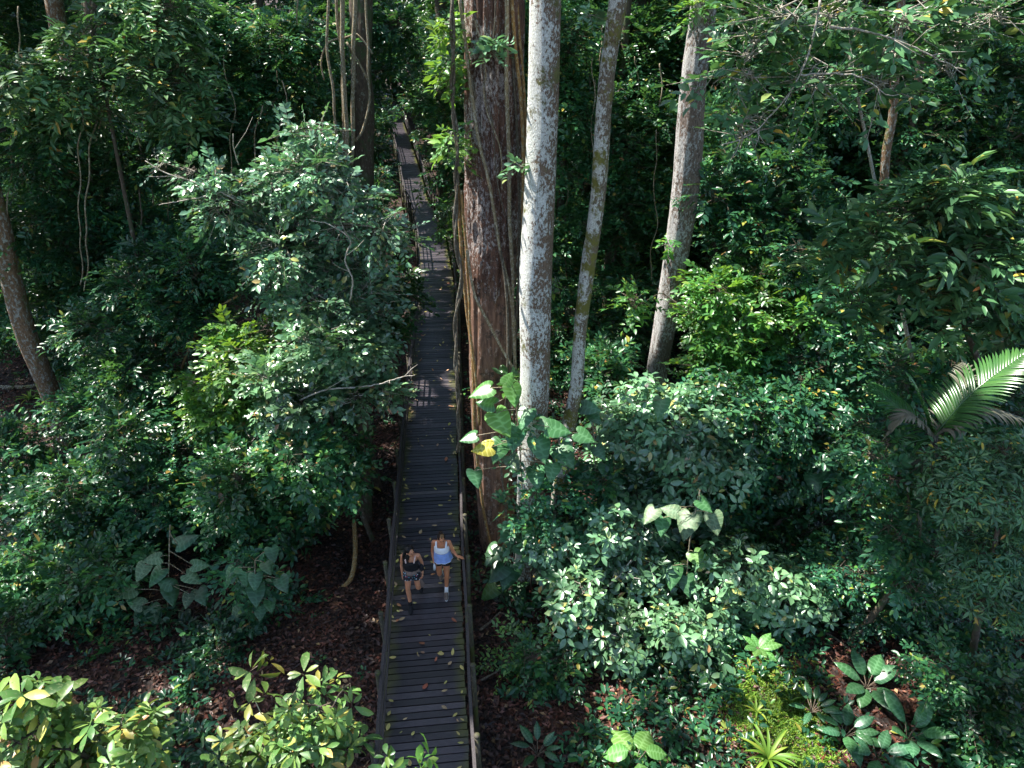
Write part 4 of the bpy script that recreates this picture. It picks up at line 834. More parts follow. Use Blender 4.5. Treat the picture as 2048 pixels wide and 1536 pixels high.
for (px, Y, i) in ((655, 49, 1), (672, 60, 3), (790, 86, 5), (838, 84, 1), (890, 68, 3), (915, 74, 5), (700, 72, 2), (748, 84, 4)):
    q = P(px, 200, Y); e = empty('rainforest_tree', (q[0], Y, GZ), ['dark', 'mid green', 'dark', 'mid green', 'dark', 'bright green'][i] + ' forest tree crowding the vanishing end of the boardwalk', 'tree', 'forest trees at the vanishing end', rz=px * 1.7)
    e.scale = (1.1, 1.1, 1.1); tg = ['dark', 'mid green', 'dark', 'mid green', 'dark', 'bright green'][i]; e['group'] = tg + ' forest trees at the vanishing end of the boardwalk'
    for nme, me in (('crown', protos[i][0]), ('trunk', protos[i][1])):
        o = bpy.data.objects.new(nme, me); COL.objects.link(o); o.parent = e
# far wall of forest
rg = np.random.default_rng(5)
n = 40000
X = rg.uniform(-95, 95, n); Yv = 78 + rg.uniform(-5, 8, n); Z = rg.uniform(-1, 26, n) + 2 * np.sin(X * .4)
Yv += 2.5 * np.sin(X * .35 + Z * .2) + 1.5 * np.sin(Z * .7 + X)
b_ = np.stack([X, Yv, Z], 1); k = 5
b_ = (b_[:, None] + rg.normal(size=(n, k, 3)) * .5).reshape(-1, 3); m = len(b_)
me = leaf_mesh('distant_forest', b_, nrm(rg.normal(size=(m, 3)) + np.array([0, -.3, -.2])), nrm(rg.normal(size=(m, 3)) * .5 + np.array([0, -.5, 1])), rg.uniform(.4, .8, m), rg.uniform(.25, .45, m), T4, ['leaf_dark'])
tag(link('distant_forest', me), 'far wall of rainforest leaves closing the view', 'forest', None, 'stuff')

# ------------------------------------------------------------------ undergrowth, litter, grass
def in_clear(px, py, lst): return False
def project(p):
    d = p - np.array([0, 0, HC]); zc = d[..., 1] * CP - d[..., 2] * SP; yc = d[..., 1] * SP + d[..., 2] * CP
    return 1024 + d[..., 0] / zc * FPX, 768 - yc / zc * FPX
PY_ = PA[:, 1]; PX_ = PA[:, 0]
def wdist(x, y): return x - np.interp(y, PY_, PX_)
rg = np.random.default_rng(61)
# leaf litter where the floor shows
n = 120000
yy = 3 + 22 * rg.random(n) ** 1.3; xx = (rg.random(n) * 2 - 1) * (yy * .95 + 4)
ok = (np.abs(wdist(xx, yy)) > .5); xx, yy = xx[ok], yy[ok]; n = len(xx)
zz = np.array([gh(a, b) for a, b in zip(xx, yy)]) + rg.uniform(.005, .05, n)
me = leaf_mesh('leaf_litter', np.stack([xx, yy, zz], 1), nrm(rg.normal(size=(n, 3)) * [1, 1, .25]), nrm(rg.normal(size=(n, 3)) * .45 + [0, 0, 1]), rg.uniform(.06, .17, n), rg.uniform(.03, .08, n), T4, ['litter'])
tag(link('leaf_litter', me), 'reddish brown fallen leaves covering the forest floor', 'leaf litter', None, 'stuff')
# seedlings and low cover
n = 36000
yy = 4 + 51 * rg.random(n) ** 1.5; xx = (rg.random(n) * 2 - 1) * (yy * .95 + 5)
wd = np.abs(wdist(xx, yy)); nzv = np.array([noise.noise(Vector((a * .35, b * .35, 2))) for a, b in zip(xx, yy)])
px_, py_ = project(np.stack([xx, yy, np.full(n, GZ)], 1))
clear = ((px_ > 520) & (px_ < 770) & (py_ > 1180) & (py_ < 1450)) | ((px_ > 940) & (px_ < 1010) & (py_ > 1200)) | ((px_ > 60) & (px_ < 330) & (py_ > 1290) & (py_ < 1420)) | ((px_ > 1640) & (px_ < 1840) & (py_ > 1290)) | ((px_ > 1455) & (px_ < 1680) & (py_ > 1370)) | ((px_ < 200) & (py_ > 700) & (py_ < 880)) 
keep = (wd > 1.0) & ((nzv > .02) | (yy > 17) | (px_ > 1250)) & (~clear | (rg.random(n) < .12)) & ((wd > 1.8) | (rg.random(n) < .35))
xx, yy = xx[keep], yy[keep]; n = len(xx); zz = np.array([gh(a, b) for a, b in zip(xx, yy)])
k = 7; ph = rg.uniform(0, 6.28, (n, k)); el = rg.normal(.35, .25, (n, k)); hgt = rg.uniform(.05, .45, (n, 1)) * np.where(yy > 14, 1.8, 1)[:, None] * rg.uniform(.3, 1, (n, k))
a_ = np.stack([np.cos(ph) * np.cos(el), np.sin(ph) * np.cos(el), np.sin(el)], -1)
b_ = np.stack([xx, yy, zz], 1)[:, None] + a_ * .06 + np.stack([np.zeros((n, k)), np.zeros((n, k)), hgt], -1)
L_ = np.repeat(rg.uniform(.08, .19, n), k) * rg.uniform(.7, 1.2, n * k)
me = leaf_mesh('undergrowth', b_.reshape(-1, 3), a_.reshape(-1, 3), nrm(rg.normal(size=(n * k, 3)) * .3 + [0, 0, 1]), L_, L_ * .45, T7, ['leaf_dark'])
tag(link('undergrowth', me), 'low dark seedlings and creeping plants on the forest floor', 'undergrowth', None, 'stuff')
# the mossy patch at the lower right
n = 16000
c = G(1560, 1440, GZ); u = rg.normal(size=(n, 2)) * [.42, .6]; xx = c[0] + u[:, 0]; yy = c[1] + u[:, 1] ; zz = np.array([gh(a, b) for a, b in zip(xx, yy)]) + .02
me = leaf_mesh('moss_patch', np.stack([xx, yy, zz], 1), nrm(rg.normal(size=(n, 3)) * [1, 1, .5] + [0, 0, .5]), nrm(rg.normal(size=(n, 3)) * .5 + [0, 0, 1]), rg.uniform(.04, .12, n), rg.uniform(.02, .035, n), T4, ['grass'])
tag(link('moss_patch', me), 'bright yellow green mossy grass at the lower right', 'grass', None, 'stuff')

# ------------------------------------------------------------------ heart shaped climbing leaves
def heart_mesh(name, m_, ns=19, notch=1.0, seed=0, rib=.02, hw=1.0, cup=.06, droop=.16):
    xs = [0, -.10, -.20, -.17, -.02, .2, .45, .7, .88, 1.0]; ysv = [0, .09, .21, .34, .43, .43, .35, .21, .09, 0]; mx_ = [0, 0.0, .0, .03, .1, .26, .48, .7, .88, 1.0]
    if not notch: xs = [0, .03, .1, .2, .33, .47, .62, .77, .9, 1.0]; ysv = [0, .07, .15, .21, .24, .25, .23, .17, .08, 0]; mx_ = [0, .02, .08, .17, .3, .44, .6, .76, .9, 1.0]
    t = np.linspace(0, 9, ns); q = np.arange(10); X = np.interp(t, q, xs); Yy = np.interp(t, q, ysv) * hw; Mx = np.interp(t, q, mx_)
    mb = MB(); rg = random.Random(seed); w_ = rg.uniform(-.04, .04); vein = {}
    for sd in (-1, 1):
        vs = []
        for i in range(ns):
            z0 = -droop * max(0, Mx[i]) ** 2
            r_ = rib * (1 if i % 2 else -1)
            for f in (0, .35, .7, 1.0):
                x = Mx[i] + (X[i] - Mx[i]) * f; y = Yy[i] * f * sd
                vein[(round(x, 4), round(y, 4))] = 1.0 if (f == 0 or i % 2 == 0) else 0.0
                vs.append((x, y, z0 + cup * f * (1 - .9 * f) * 1.6 + (r_ if f in (.35, .7) else r_ * .6 if f == 1 else 0) + w_ * f * f * sd - .05 * f * f))
        fs = []
        for i in range(ns - 1):
            for k in range(3):
                q4 = (i * 4 + k, i * 4 + k + 1, i * 4 + 5 + k, i * 4 + 4 + k)
                fs.append(q4 if sd > 0 else q4[::-1])
        mb.add(vs, fs)
    me = mb.mesh(name, m_); bm = bmesh.new(); bm.from_mesh(me); bmesh.ops.remove_doubles(bm, verts=bm.verts, dist=1e-5); bm.to_mesh(me); bm.free()
    at = me.attributes.new('vein', 'FLOAT', 'POINT'); at.data.foreach_set('value', [vein.get((round(v.co.x, 4), round(v.co.y, 4)), 0.0) for v in me.vertices]); return me
HM = {k: [heart_mesh('leaf', k, seed=i) for i in range(2)] for k in ('philo', 'philo_spot', 'philo_yellow', 'philo_lime')}
def cam_leaf(me, px, py, Y, lpx, ang, parent, tilt=.5, twist=0.0, wid=1.0):
    """a leaf whose middle is seen at px,py; ang: direction of its tip in the picture, degrees clockwise from right"""
    L = lpx * mpp(px, py, Y); c = P(px, py, Y)
    tocam = np.array([0, 0, HC]) - c; tocam /= np.linalg.norm(tocam)
    n_ = nrm(np.array([twist, -.15, 1.0]) * (1 - tilt) + tocam * tilt)
    a = np.array([1., 0, 0]) * math.cos(R(ang)) + np.array([0, -SP, -CP]) * math.sin(R(ang)); a = nrm(a - n_ * (a @ n_)); s_ = np.cross(n_, a)
    b = c - a * L * .4
    o = bpy.data.objects.new('leaf', me); COL.objects.link(o); o.parent = parent
    mt_ = Matrix((a * L, s_ * L * wid, n_ * L)).transposed().to_4x4(); mt_.translation = Vector(b)
    o.matrix_basis = Matrix.Translation(-parent.location) @ mt_
    return b
def climber(name, label, leaves, Y, stem_pts, rstem=.014, cat='climbing plant', wid=1.0, tilt=.5, meshes=None):
    q = [P(x, y, Y + .05) for x, y in stem_pts]
    lo = min(q, key=lambda p: p[2]); e = empty(name, tuple(lo), label, cat)
    mb = MB(); mb.tube(spline(q, .1), rstem, 6); Q = spline(q, .1)
    for i, lf in enumerate(leaves):
        px, py, l, ang, k = lf; me = (meshes or HM)[k][i % 2]
        b = cam_leaf(me, px, py, Y - .12 - .05 * (i % 3), l * .88, ang, e, tilt=tilt + .1 * ((i * 7) % 3 - 1), twist=.3 * ((i * 5) % 3 - 1), wid=wid)
        j = min(range(len(Q)), key=lambda r: np.linalg.norm(Q[r] - b)); s0 = Q[j]
        mb.tube([s0, (s0 + b) / 2 + np.array([0, -.03, .05]), b], [.009, .007, .006], 5)
    mb.build('stem', 'liana', e); return e
p_, s_, y_, l_ = 'philo', 'philo_spot', 'philo_yellow', 'philo_lime'
climber('philodendron', 'huge heart shaped leaves climbing round the white blotched trunk',
        [(962, 782, 55, 160, l_), (1027, 788, 52, 85, l_), (1003, 845, 66, 60, l_), (972, 806, 46, 200, p_), (1030, 872, 62, 100, p_), (1082, 897, 62, 75, p_), (1130, 910, 62, 60, p_), (1118, 858, 56, 10, p_),
         (1104, 942, 46, 100, p_), (1072, 953, 50, 80, p_), (997, 900, 56, 110, p_), (966, 897, 46, 170, y_), (937, 875, 40, 165, p_), (952, 955, 44, 80, p_), (1027, 925, 44, 60, s_), (1050, 835, 50, 100, p_), (1018, 756, 36, -60, l_), (1170, 873, 46, 30, p_), (1090, 850, 40, 40, p_)],
        11.1, [(1045, 1000), (1040, 900), (1035, 830), (1030, 780)])
climber('philodendron', 'heart leaved climber at the foot of the massive trunk beside the right railing',
        [(984, 1108, 50, 120, p_), (1017, 1150, 64, 110, p_), (995, 1146, 52, 130, p_), (978, 1184, 46, 130, l_), (1017, 1065, 42, -80, p_), (1000, 1200, 42, 90, s_), (1040, 1190, 44, 60, p_), (985, 1225, 34, 90, p_), (1030, 1230, 38, 95, p_), (1012, 1245, 36, 85, p_)],
        11.0, [(1030, 1260), (1025, 1180), (1015, 1100)])
climber('oval_leaf_climber', 'string of dark oval leaves hanging below the heart leaved climber at the massive trunk',
        [(1010 + 14 * math.sin(i * 2.1), 1235 + i * 13, 34, 80 + 25 * math.sin(i * 1.7), p_) for i in range(4)] + [(1040 + 22 * math.sin(i * 2.6), 1215 + i * 15, 34, 90 + 30 * math.sin(i * 2.3), p_) for i in range(15)],
        10.6, [(1050, 1470), (1042, 1350), (1035, 1220)], wid=.8)
climber('philodendron', 'small heart leaved climber shaded beside the two pale trunks',
        [(1180, 815, 44, 20, p_), (1215, 943, 44, 80, p_), (1200, 905, 36, 60, p_), (1320, 813, 48, 100, p_), (1230, 970, 40, 100, p_), (1165, 960, 44, 90, p_), (1190, 835, 36, 60, p_), (1150, 1000, 40, 100, p_)], 11.9, [(1190, 1040), (1190, 930), (1185, 820)])
climber('philodendron', 'spotted pale heart shaped leaves nested in the white glinting bush',
        [(1375, 1048, 66, 100, s_), (1325, 1050, 46, 100, p_), (1430, 1045, 50, 80, s_), (1397, 1118, 46, 60, l_), (1345, 1150, 56, 100, p_), (1375, 1170, 50, 80, p_), (1300, 1030, 44, 120, s_), (1410, 1010, 40, 50, p_), (1340, 1020, 40, 200, s_)], 10.4, [(1370, 1200), (1380, 1080), (1400, 980)])
climber('philodendron', 'dark heart shaped leaves under the half shaded bush near the palm',
        [(1630, 963, 50, 80, p_), (1665, 948, 44, 20, p_), (1640, 925, 40, 200, p_), (1610, 985, 44, 130, p_)], 12.4, [(1645, 1060), (1645, 980), (1650, 930)])
climber('philodendron', 'grey green spotted heart shaped leaves low in a hollow of the left thicket',
        [(372, 1080, 48, -40, p_), (305, 1118, 36, 160, s_), (283, 1143, 42, 110, s_), (312, 1152, 44, 110, p_), (400, 1130, 36, -10, s_), (385, 1156, 40, 30, s_), (250, 1183, 50, 160, s_), (342, 1188, 48, 80, p_), (375, 1200, 34, 100, s_),
         (402, 1192, 44, 60, p_), (283, 1233, 50, 110, s_), (307, 1228, 44, 70, s_), (327, 1253, 46, 90, s_), (287, 1272, 40, 110, s_), (360, 1268, 34, 100, s_), (368, 1235, 34, 80, s_), (330, 1165, 40, 200, p_), (270, 1205, 40, 200, s_)],
        10.2, [(340, 1330), (335, 1230), (338, 1120), (340, 1050)], wid=.95)
climber('philodendron', 'smaller heart leaved climber hanging beside the curved liana on the left',
        [(462, 1150, 42, 100, p_), (492, 1158, 36, 90, p_), (510, 1162, 38, 90, p_), (535, 1135, 34, 60, p_), (545, 1108, 36, 80, p_), (512, 1190, 48, 85, p_), (565, 1168, 40, 60, p_), (475, 1223, 36, 120, s_), (520, 1225, 34, 90, p_), (540, 1210, 32, 70, p_), (515, 1260, 28, 90, p_), (500, 1290, 30, 110, p_), (535, 1310, 34, 60, p_), (555, 1325, 34, 30, l_), (550, 1355, 40, 50, p_)], 9.9, [(540, 1380), (515, 1260), (510, 1120)])

# ------------------------------------------------------------------ ground plants of the lower right
OV = {k: [heart_mesh('leaf', k, notch=0, seed=i + 5, droop=.35, cup=.05, rib=.006) for i in range(2)] for k in ('philo', 'philo_spot', 'philo_lime')}
def rosette(name, label, px, py, n, L, mk, hgt=.25, el=.5, wid=1.0, z=None, seed=1, cat='plant', meshes=None, petiole=.25):
    rg = random.Random(seed); c = G(px, py, (GZ + .1) if z is None else z); g0 = GZ if z is None else z
    e = empty(name, (c[0], c[1], g0), label, cat); mb = MB()
    for i in range(n):
        a = i * 2.4 + rg.uniform(-.3, .3); ee = el + rg.uniform(-.25, .3); l = L * rg.uniform(.75, 1.15)
        st = np.array([c[0], c[1], g0]); d = np.array([math.cos(a), math.sin(a), 0])
        b = st + d * petiole * .6 + np.array([0, 0, hgt * rg.uniform(.6, 1.1)])
        mb.tube([st, (st + b) / 2 + d * -.02, b], [.012, .009, .007], 5)
        ax = nrm(d * math.cos(ee) + np.array([0, 0, math.sin(ee)])); no = nrm(np.array([0, 0, 1.0]) * math.cos(ee) - d * math.sin(ee)); s0 = np.cross(no, ax)
        o = bpy.data.objects.new('leaf', (meshes or OV)[mk][i % 2]); COL.objects.link(o); o.parent = e
        m_ = Matrix((ax * l, s0 * l * wid, no * l)).transposed().to_4x4(); m_.translation = Vector(b); o.matrix_basis = Matrix.Translation(-e.location) @ m_
    mb.build('stem', 'twig_dark', e); return e
rosette('broad_leaf_plant', 'broad oval leaved plant standing on brown litter below the dark right bushes', 1735, 1372, 9, .50, 'philo', seed=2, wid=1.15)
rosette('broad_leaf_plant', 'broad oval leaved plant near the bottom edge beside the moss patch', 1690, 1470, 10, .42, 'philo', seed=3)
rosette('broad_leaf_plant', 'tallest broad leaved plant at the lower right, upright bluish leaves', 1815, 1480, 9, .5, 'philo', hgt=.45, el=.9, seed=4)
rosette('broad_leaf_plant', 'broad leaved plant at the bottom edge between its taller neighbours', 1755, 1518, 8, .42, 'philo', seed=5)
rosette('broad_leaf_plant', 'pale narrow leaved plant at the right rim of the moss patch', 1625, 1420, 9, .30, 'philo', seed=6, wid=.8)
rosette('broad_leaf_plant', 'glossy dark plant by the right railing near the bottom edge', 1075, 1505, 9, .34, 'philo', seed=8, wid=.8)
rosette('broad_leaf_plant', 'wide lime leaves cut by the bottom edge right of the boardwalk', 1270, 1530, 5, .45, 'philo_lime', seed=9, wid=1.5, hgt=.5, el=.1)
rosette('broad_leaf_plant', 'big leaved seedling right of the tallest broad leaved plant', 1900, 1400, 6, .3, 'philo', seed=10)
rosette('bromeliad', 'pale lime rosette of stiff leaves perched in the silvery bush', 1515, 1300, 9, .34, 'philo_lime', z=.35, hgt=.06, el=.55, seed=11, petiole=.05)
rosette('bromeliad', 'tiny yellow green rosette in the shade of the right thicket', 1662, 668, 10, .42, 'philo_lime', z=2.2, hgt=.1, el=.5, seed=12, petiole=.05, wid=.5)

def straps(name, label, px, py, n, L, W, mk, seed, z=GZ, el0=1.0):
    rg = random.Random(seed); c = G(px, py, z); e = empty(name, (c[0], c[1], z), label, 'plant'); mb = MB()
    for i in range(n):
        a = i * 2.4 + rg.uniform(-.2, .2); l = L * rg.uniform(.7, 1.1); ee = el0 + rg.uniform(-.25, .2); p = np.array([c[0], c[1], z]); d = np.array([math.cos(a), math.sin(a), 0]); sdv = np.array([-d[1], d[0], 0])
        vs = []; S = 9
        for k in range(S + 1):
            t = k / S; w_ = W * (math.sin(min(1, t * 1.15 + .12) * math.pi) ** .6 if t < .98 else .02)
            vs += [p + sdv * w_ / 2 + np.array([0, 0, w_ * .2]), p.copy(), p - sdv * w_ / 2 + np.array([0, 0, w_ * .2])]
            p = p + (d * math.cos(ee) + np.array([0, 0, math.sin(ee)])) * l / S; ee -= 1.75 / S
        mb.add(vs, [(k * 3 + j, k * 3 + j + 1, k * 3 + j + 4, k * 3 + j + 3) for k in range(S) for j in (0, 1)])
    mb.build('leaves', mk, e); return e
straps('strap_leaf_plant', 'spiky strap leaved plant arching on the moss patch at the bottom edge', 1535, 1520, 20, .85, .055, 'grass', 3)
straps('strap_leaf_plant', 'smaller strap leaved plant at the back of the moss patch', 1512, 1425, 12, .5, .035, 'grass', 4)
straps('strap_leaf_plant', 'small strap leaved plant on the right of the moss patch', 1580, 1405, 10, .4, .03, 'grass', 5)
straps('strap_leaf_plant', 'strap leaved tuft perched high on the grey cracked trunk', 1385, 15, 16, .55, .03, 'grass', 6, z=P(1385, 15, 16)[2], el0=.9)
straps('strap_leaf_plant', 'small strap leaved tuft in the litter at the far left below the log', 62, 800, 16, .7, .05, 'grass', 7)

# ------------------------------------------------------------------ palm
def frond(e, b, mid, tip, n, ll, mk, w_=.045, hang=.35, spread=1.0):
    pts = spline([b, mid, tip], .05); mb = MB(); mb.tube(pts, [.02 * (1.1 - i / len(pts)) + .004 for i in range(len(pts))], 6); m = len(pts)
    for i in range(n):
        t = .1 + .9 * i / n; j = int(t * (m - 1)); j = min(j, m - 2); p = pts[j]; d = nrm(pts[j + 1] - pts[j]); up = nrm(np.array([0, 0, 1]) - d * d[2]); sdv = np.cross(d, up)
        l = ll * math.sin(min(1, .25 + t * .8) * math.pi) ** .5 * (1 if t < .8 else 1 - (t - .8) * 2.5)
        for sg in (-1, 1):
            ang = 1.05 - .45 * t + random.uniform(-.05, .05); ax = d * math.cos(ang) + sdv * sg * math.sin(ang) * spread + up * .18; ax = nrm(ax); nn = nrm(up + sdv * sg * -.25); ss = nrm(np.cross(nn, ax)); vs = []; q = p.copy(); S = 5; dz = 0
            for k in range(S + 1):
                f = k / S; ww = w_ * (1 - .15 * f) * math.sin(min(1., f * .8 + .2) * math.pi) ** .5 + .002
                vs += [q + ss * ww / 2 - nn * ww * .15, q + nn * ww * .12, q - ss * ww / 2 - nn * ww * .15]
                ax2 = nrm(ax + np.array([0, 0, -hang * f * 2])); q = q + ax2 * l / S
            mb.add(vs, [(k * 3 + a, k * 3 + a + 1, k * 3 + a + 4, k * 3 + a + 3) for k in range(S) for a in (0, 1)])
    return mb.build('frond', mk, e)
PYY = 9.5
pc = P(1868, 872, PYY)
pb_ = G(1835, 1235, GZ)
pe = empty('palm', (pb_[0], pb_[1], GZ), 'palm with one bright glossy frond and grey dead fronds at the right edge', 'palm')
mb = MB(); mb.tube(spline([pb_ - [0, 0, .1], (pb_ + pc) / 2 + [.12, 0, 0], pc], .1), .06, 12, fn=lambda i, a, p: 1 + .08 * math.sin(p[2] * 40)); mb.build('trunk', 'rail', pe)
def fp(a, b, c, dy=(0, 0, 0), **k):
    return frond(pe, pc, P(*b, PYY + dy[1]), P(*c, PYY + dy[2]), **k)
fp(0, (1945, 785), (2075, 690), (0, .1, .3), n=36, ll=.62, mk='palm', w_=.045, hang=.3)
fp(0, (1838, 790), (1812, 745), (0, .1, .2), n=20, ll=.42, mk='palm', w_=.05)
tag(fp(0, (1960, 822), (2085, 850), (0, -.1, -.2), n=22, ll=.42, mk='palm_dead', w_=.09, hang=.9, spread=.6), 'grey dead arching frond on the right')
tag(fp(0, (1815, 828), (1765, 880), (0, -.1, -.1), n=18, ll=.34, mk='palm_dead', w_=.05, hang=.7, spread=.7), 'grey dead frond curving left')
fp(0, (1790, 905), (1765, 1010), (0, .1, .1), n=24, ll=.5, mk='palm', w_=.04, hang=.6)
fp(0, (1840, 960), (1838, 1090), (0, -.15, -.2), n=24, ll=.4, mk='palm_dead', w_=.035, hang=1.2)
fp(0, (1810, 930), (1800, 1060), (0, .2, .3), n=24, ll=.5, mk='palm', w_=.04, hang=.8)
fp(0, (1920, 900), (1960, 1010), (0, .3, .4), n=24, ll=.5, mk='palm', w_=.04, hang=.6)
fp(0, (1930, 760), (1920, 712), (0, .5, .8), n=24, ll=.4, mk='palm_dead', w_=.03, hang=.4)
fp(0, (1780, 800), (1730, 760), (0, .6, 1.0), n=22, ll=.5, mk='palm', w_=.04, hang=.4)

# ------------------------------------------------------------------ fallen wood
def fallen(label, pts, r, mk='bark_orange', name='fallen_branch', z=.06):
    q = [G(x, y, GZ + z) for x, y in pts]; mb = MB(); pp = spline(q, .1); sd = len(label)
    mb.tube(pp, [r * (1 - .5 * i / len(pp)) * (1 + .25 * noise.noise(Vector((i * .5, sd, 0)))) for i in range(len(pp))], 9); tag(mb.build(name, mk), label, 'fallen branch' if 'branch' in name else 'log')
fallen('mossy log lying on bare litter at the left edge', [(-30, 778), (40, 776), (92, 770)], .13, 'bark_moss', 'fallen_log')
fallen('broken pale branch on the litter in the right thicket', [(1545, 1052), (1580, 1060), (1600, 1056)], .05)
fallen('long fallen branch on sunlit litter right of the palm litter', [(1690, 1078), (1730, 1082), (1775, 1084)], .05)
fallen('fallen branch crossing the dark litter below the pale bush', [(1590, 1242), (1660, 1270), (1700, 1300)], .03, 'twig_dark')
fallen('thin root snaking beside the right railing', [(960, 1260), (985, 1240), (1000, 1225), (1015, 1230)], .03, 'twig_dark')
fallen('forked stick on the red litter right of the railing', [(962, 1360), (1000, 1340), (1020, 1332)], .022, 'twig_dark')
fallen('thin branch lying on the litter at the far left', [(240, 1330), (285, 1260), (310, 1230)], .02, 'twig')
fallen('curled stick on the litter of the lower right corner', [(1860, 1420), (1905, 1370), (1890, 1340)], .018, 'twig')

# ------------------------------------------------------------------ fallen leaves on the planks
FM = {}
for k in ('fallen', 'fallen_tan', 'fallen_orange'):
    for v in range(2):
        FM[k, v] = heart_mesh('fallen_leaf', k, ns=9, notch=0, seed=v + 9, droop=[.1, -.2][v], cup=[.14, -.1][v], rib=0.004, hw=[1, .8][v])
LB = {'fallen': 'small yellow fallen leaf lying on the boardwalk planks', 'fallen_tan': 'small tan fallen leaf lying on the boardwalk planks', 'fallen_orange': 'small orange brown fallen leaf lying on the boardwalk planks'}
rf = random.Random(4)
def fleaf(x, y, k, L, lab=None, v=None, rot=None):
    o = bpy.data.objects.new('fallen_leaf', FM[k, rf.randrange(2) if v is None else v]); COL.objects.link(o)
    o.location = (x, y, .046 + rf.uniform(0, .012)); a = rf.uniform(0, 6.28) if rot is None else rot
    o.rotation_euler = (rf.uniform(-.25, .25), rf.uniform(-.15, .15), a); o.scale = (L, L, L)
    tag(o, lab or LB[k], 'leaf', None if lab else LB[k].replace('fallen leaf lying', 'fallen leaves lying'))
for _ in range(280):
    s = 2.0 + 27 * rf.random() ** 1.15; p, d, r = at_path(s)
    u = rf.uniform(-.66, .66) if rf.random() < .6 else rf.choice((-1, 1)) * rf.uniform(.5, .68)
    q = p + r * u; k = rf.choices(('fallen', 'fallen_tan', 'fallen_orange'), (60, 32, 8))[0]
    fleaf(q[0], q[1], k, rf.uniform(.06, .14))
for (x, y, L, lab) in ((846, 1378, .16, 'largest orange brown leaf on the planks, alone below the women'), (850, 1287, .13, 'orange leaf on the planks midway between the women and the largest leaf'),
                       (893, 914, .17, 'long orange leaf near the right side of the planks, well above the women'), (794, 1207, .12, 'orange leaf by the left side of the planks next to the woman in black'),
                       (838, 722, .12, 'orange leaf far up the boardwalk near its left side'), (847, 486, .14, 'lone orange leaf on the most distant visible planks')):
    q = G(x, y, .05); fleaf(q[0], q[1], 'fallen_orange', L, lab, 0, rf.uniform(0, 6))

# ------------------------------------------------------------------ people
def skinmat(name, c):
    m, t, b = mat(name); b.inputs['Base Color'].default_value = (*c, 1); b.inputs['Roughness'].default_value = .45
    b.inputs['Subsurface Weight'].default_value = .08; b.inputs['Subsurface Scale'].default_value = .01
    g = N(t, 'ShaderNodeTexCoord'); n = N(t, 'ShaderNodeTexNoise'); n.inputs['Scale'].default_value = 9
    t.links.new(g.outputs['Object'], n.inputs['Vector']); r = ramp(t, [(.3, tuple(x * .88 for x in c)), (.7, tuple(x * 1.1 for x in c))]); t.links.new(n.outputs[0], r.inputs[0]); t.links.new(r.outputs[0], b.inputs['Base Color'])
    return m
M['skin_a'] = skinmat('skin_a', (.56, .24, .13)); M['skin_b'] = skinmat('skin_b', (.52, .20, .095))
M['hair_dark'] = simple('hair_dark', (.008, .006, .006), .5, .25, .5, 60, .3); M['hair_brown'] = simple('hair_brown', (.025, .012, .007), .5, .25, .6, 50, .3); M['hair_gold'] = simple('hair_gold', (.3, .16, .06), .4, .5, .3, 50)
M['black_cloth'] = simple('black_cloth', (.012, .012, .015), .8, .3, .3, 30, .3); M['white_cloth'] = simple('white_cloth', (.8, .8, .84), .8, .3, .05, 30, .2); M['blue_cloth'] = simple('blue_cloth', (.28, .40, .80), .8, .3, .12, 14, .2)
M['pink_cloth'] = simple('pink_cloth', (.75, .55, .5), .8, .3, .1, 30); M['taupe'] = simple('taupe', (.2, .14, .12), .8, .3, .2, 20, .3); M['shoe_taupe'] = simple('shoe_taupe', (.16, .12, .10), .7, .3, .2, 50, .3)
M['sole_white'] = simple('sole_white', (.75, .75, .76), .5, .4, .05); M['lip'] = simple('lip', (.4, .1, .09), .4); M['eye'] = simple('eye', (.02, .012, .01), .2)
M['phone'] = simple('phone', (.7, .72, .75), .3, .5, .05)
def floral():
    m, t, b = mat('floral_cloth'); tc = N(t, 'ShaderNodeTexCoord'); v = N(t, 'ShaderNodeTexVoronoi'); v.inputs['Scale'].default_value = 26; t.links.new(tc.outputs['Object'], v.inputs['Vector'])
    r = ramp(t, [(0.0, (1, 1, 1)), (.33, (1, 1, 1)), (.40, (0, 0, 0))]); t.links.new(v.outputs['Distance'], r.inputs[0])
    s = N(t, 'ShaderNodeSeparateColor'); t.links.new(v.outputs['Color'], s.inputs[0])
    r2 = ramp(t, [(0, (.012, .012, .02)), (.35, (.6, .66, .75)), (.55, (.1, .4, .55)), (.75, (.6, .2, .3)), (.85, (.012, .012, .02))], 'CONSTANT'); t.links.new(s.outputs[0], r2.inputs[0])
    mx = N(t, 'ShaderNodeMix', data_type='RGBA'); t.links.new(r.outputs[0], mx.inputs[0]); mx.inputs[6].default_value = (.012, .012, .02, 1); t.links.new(r2.outputs[0], mx.inputs[7]); t.links.new(mx.outputs[2], b.inputs['Base Color']); b.inputs['Roughness'].default_value = .8
    return m
M['floral'] = floral()

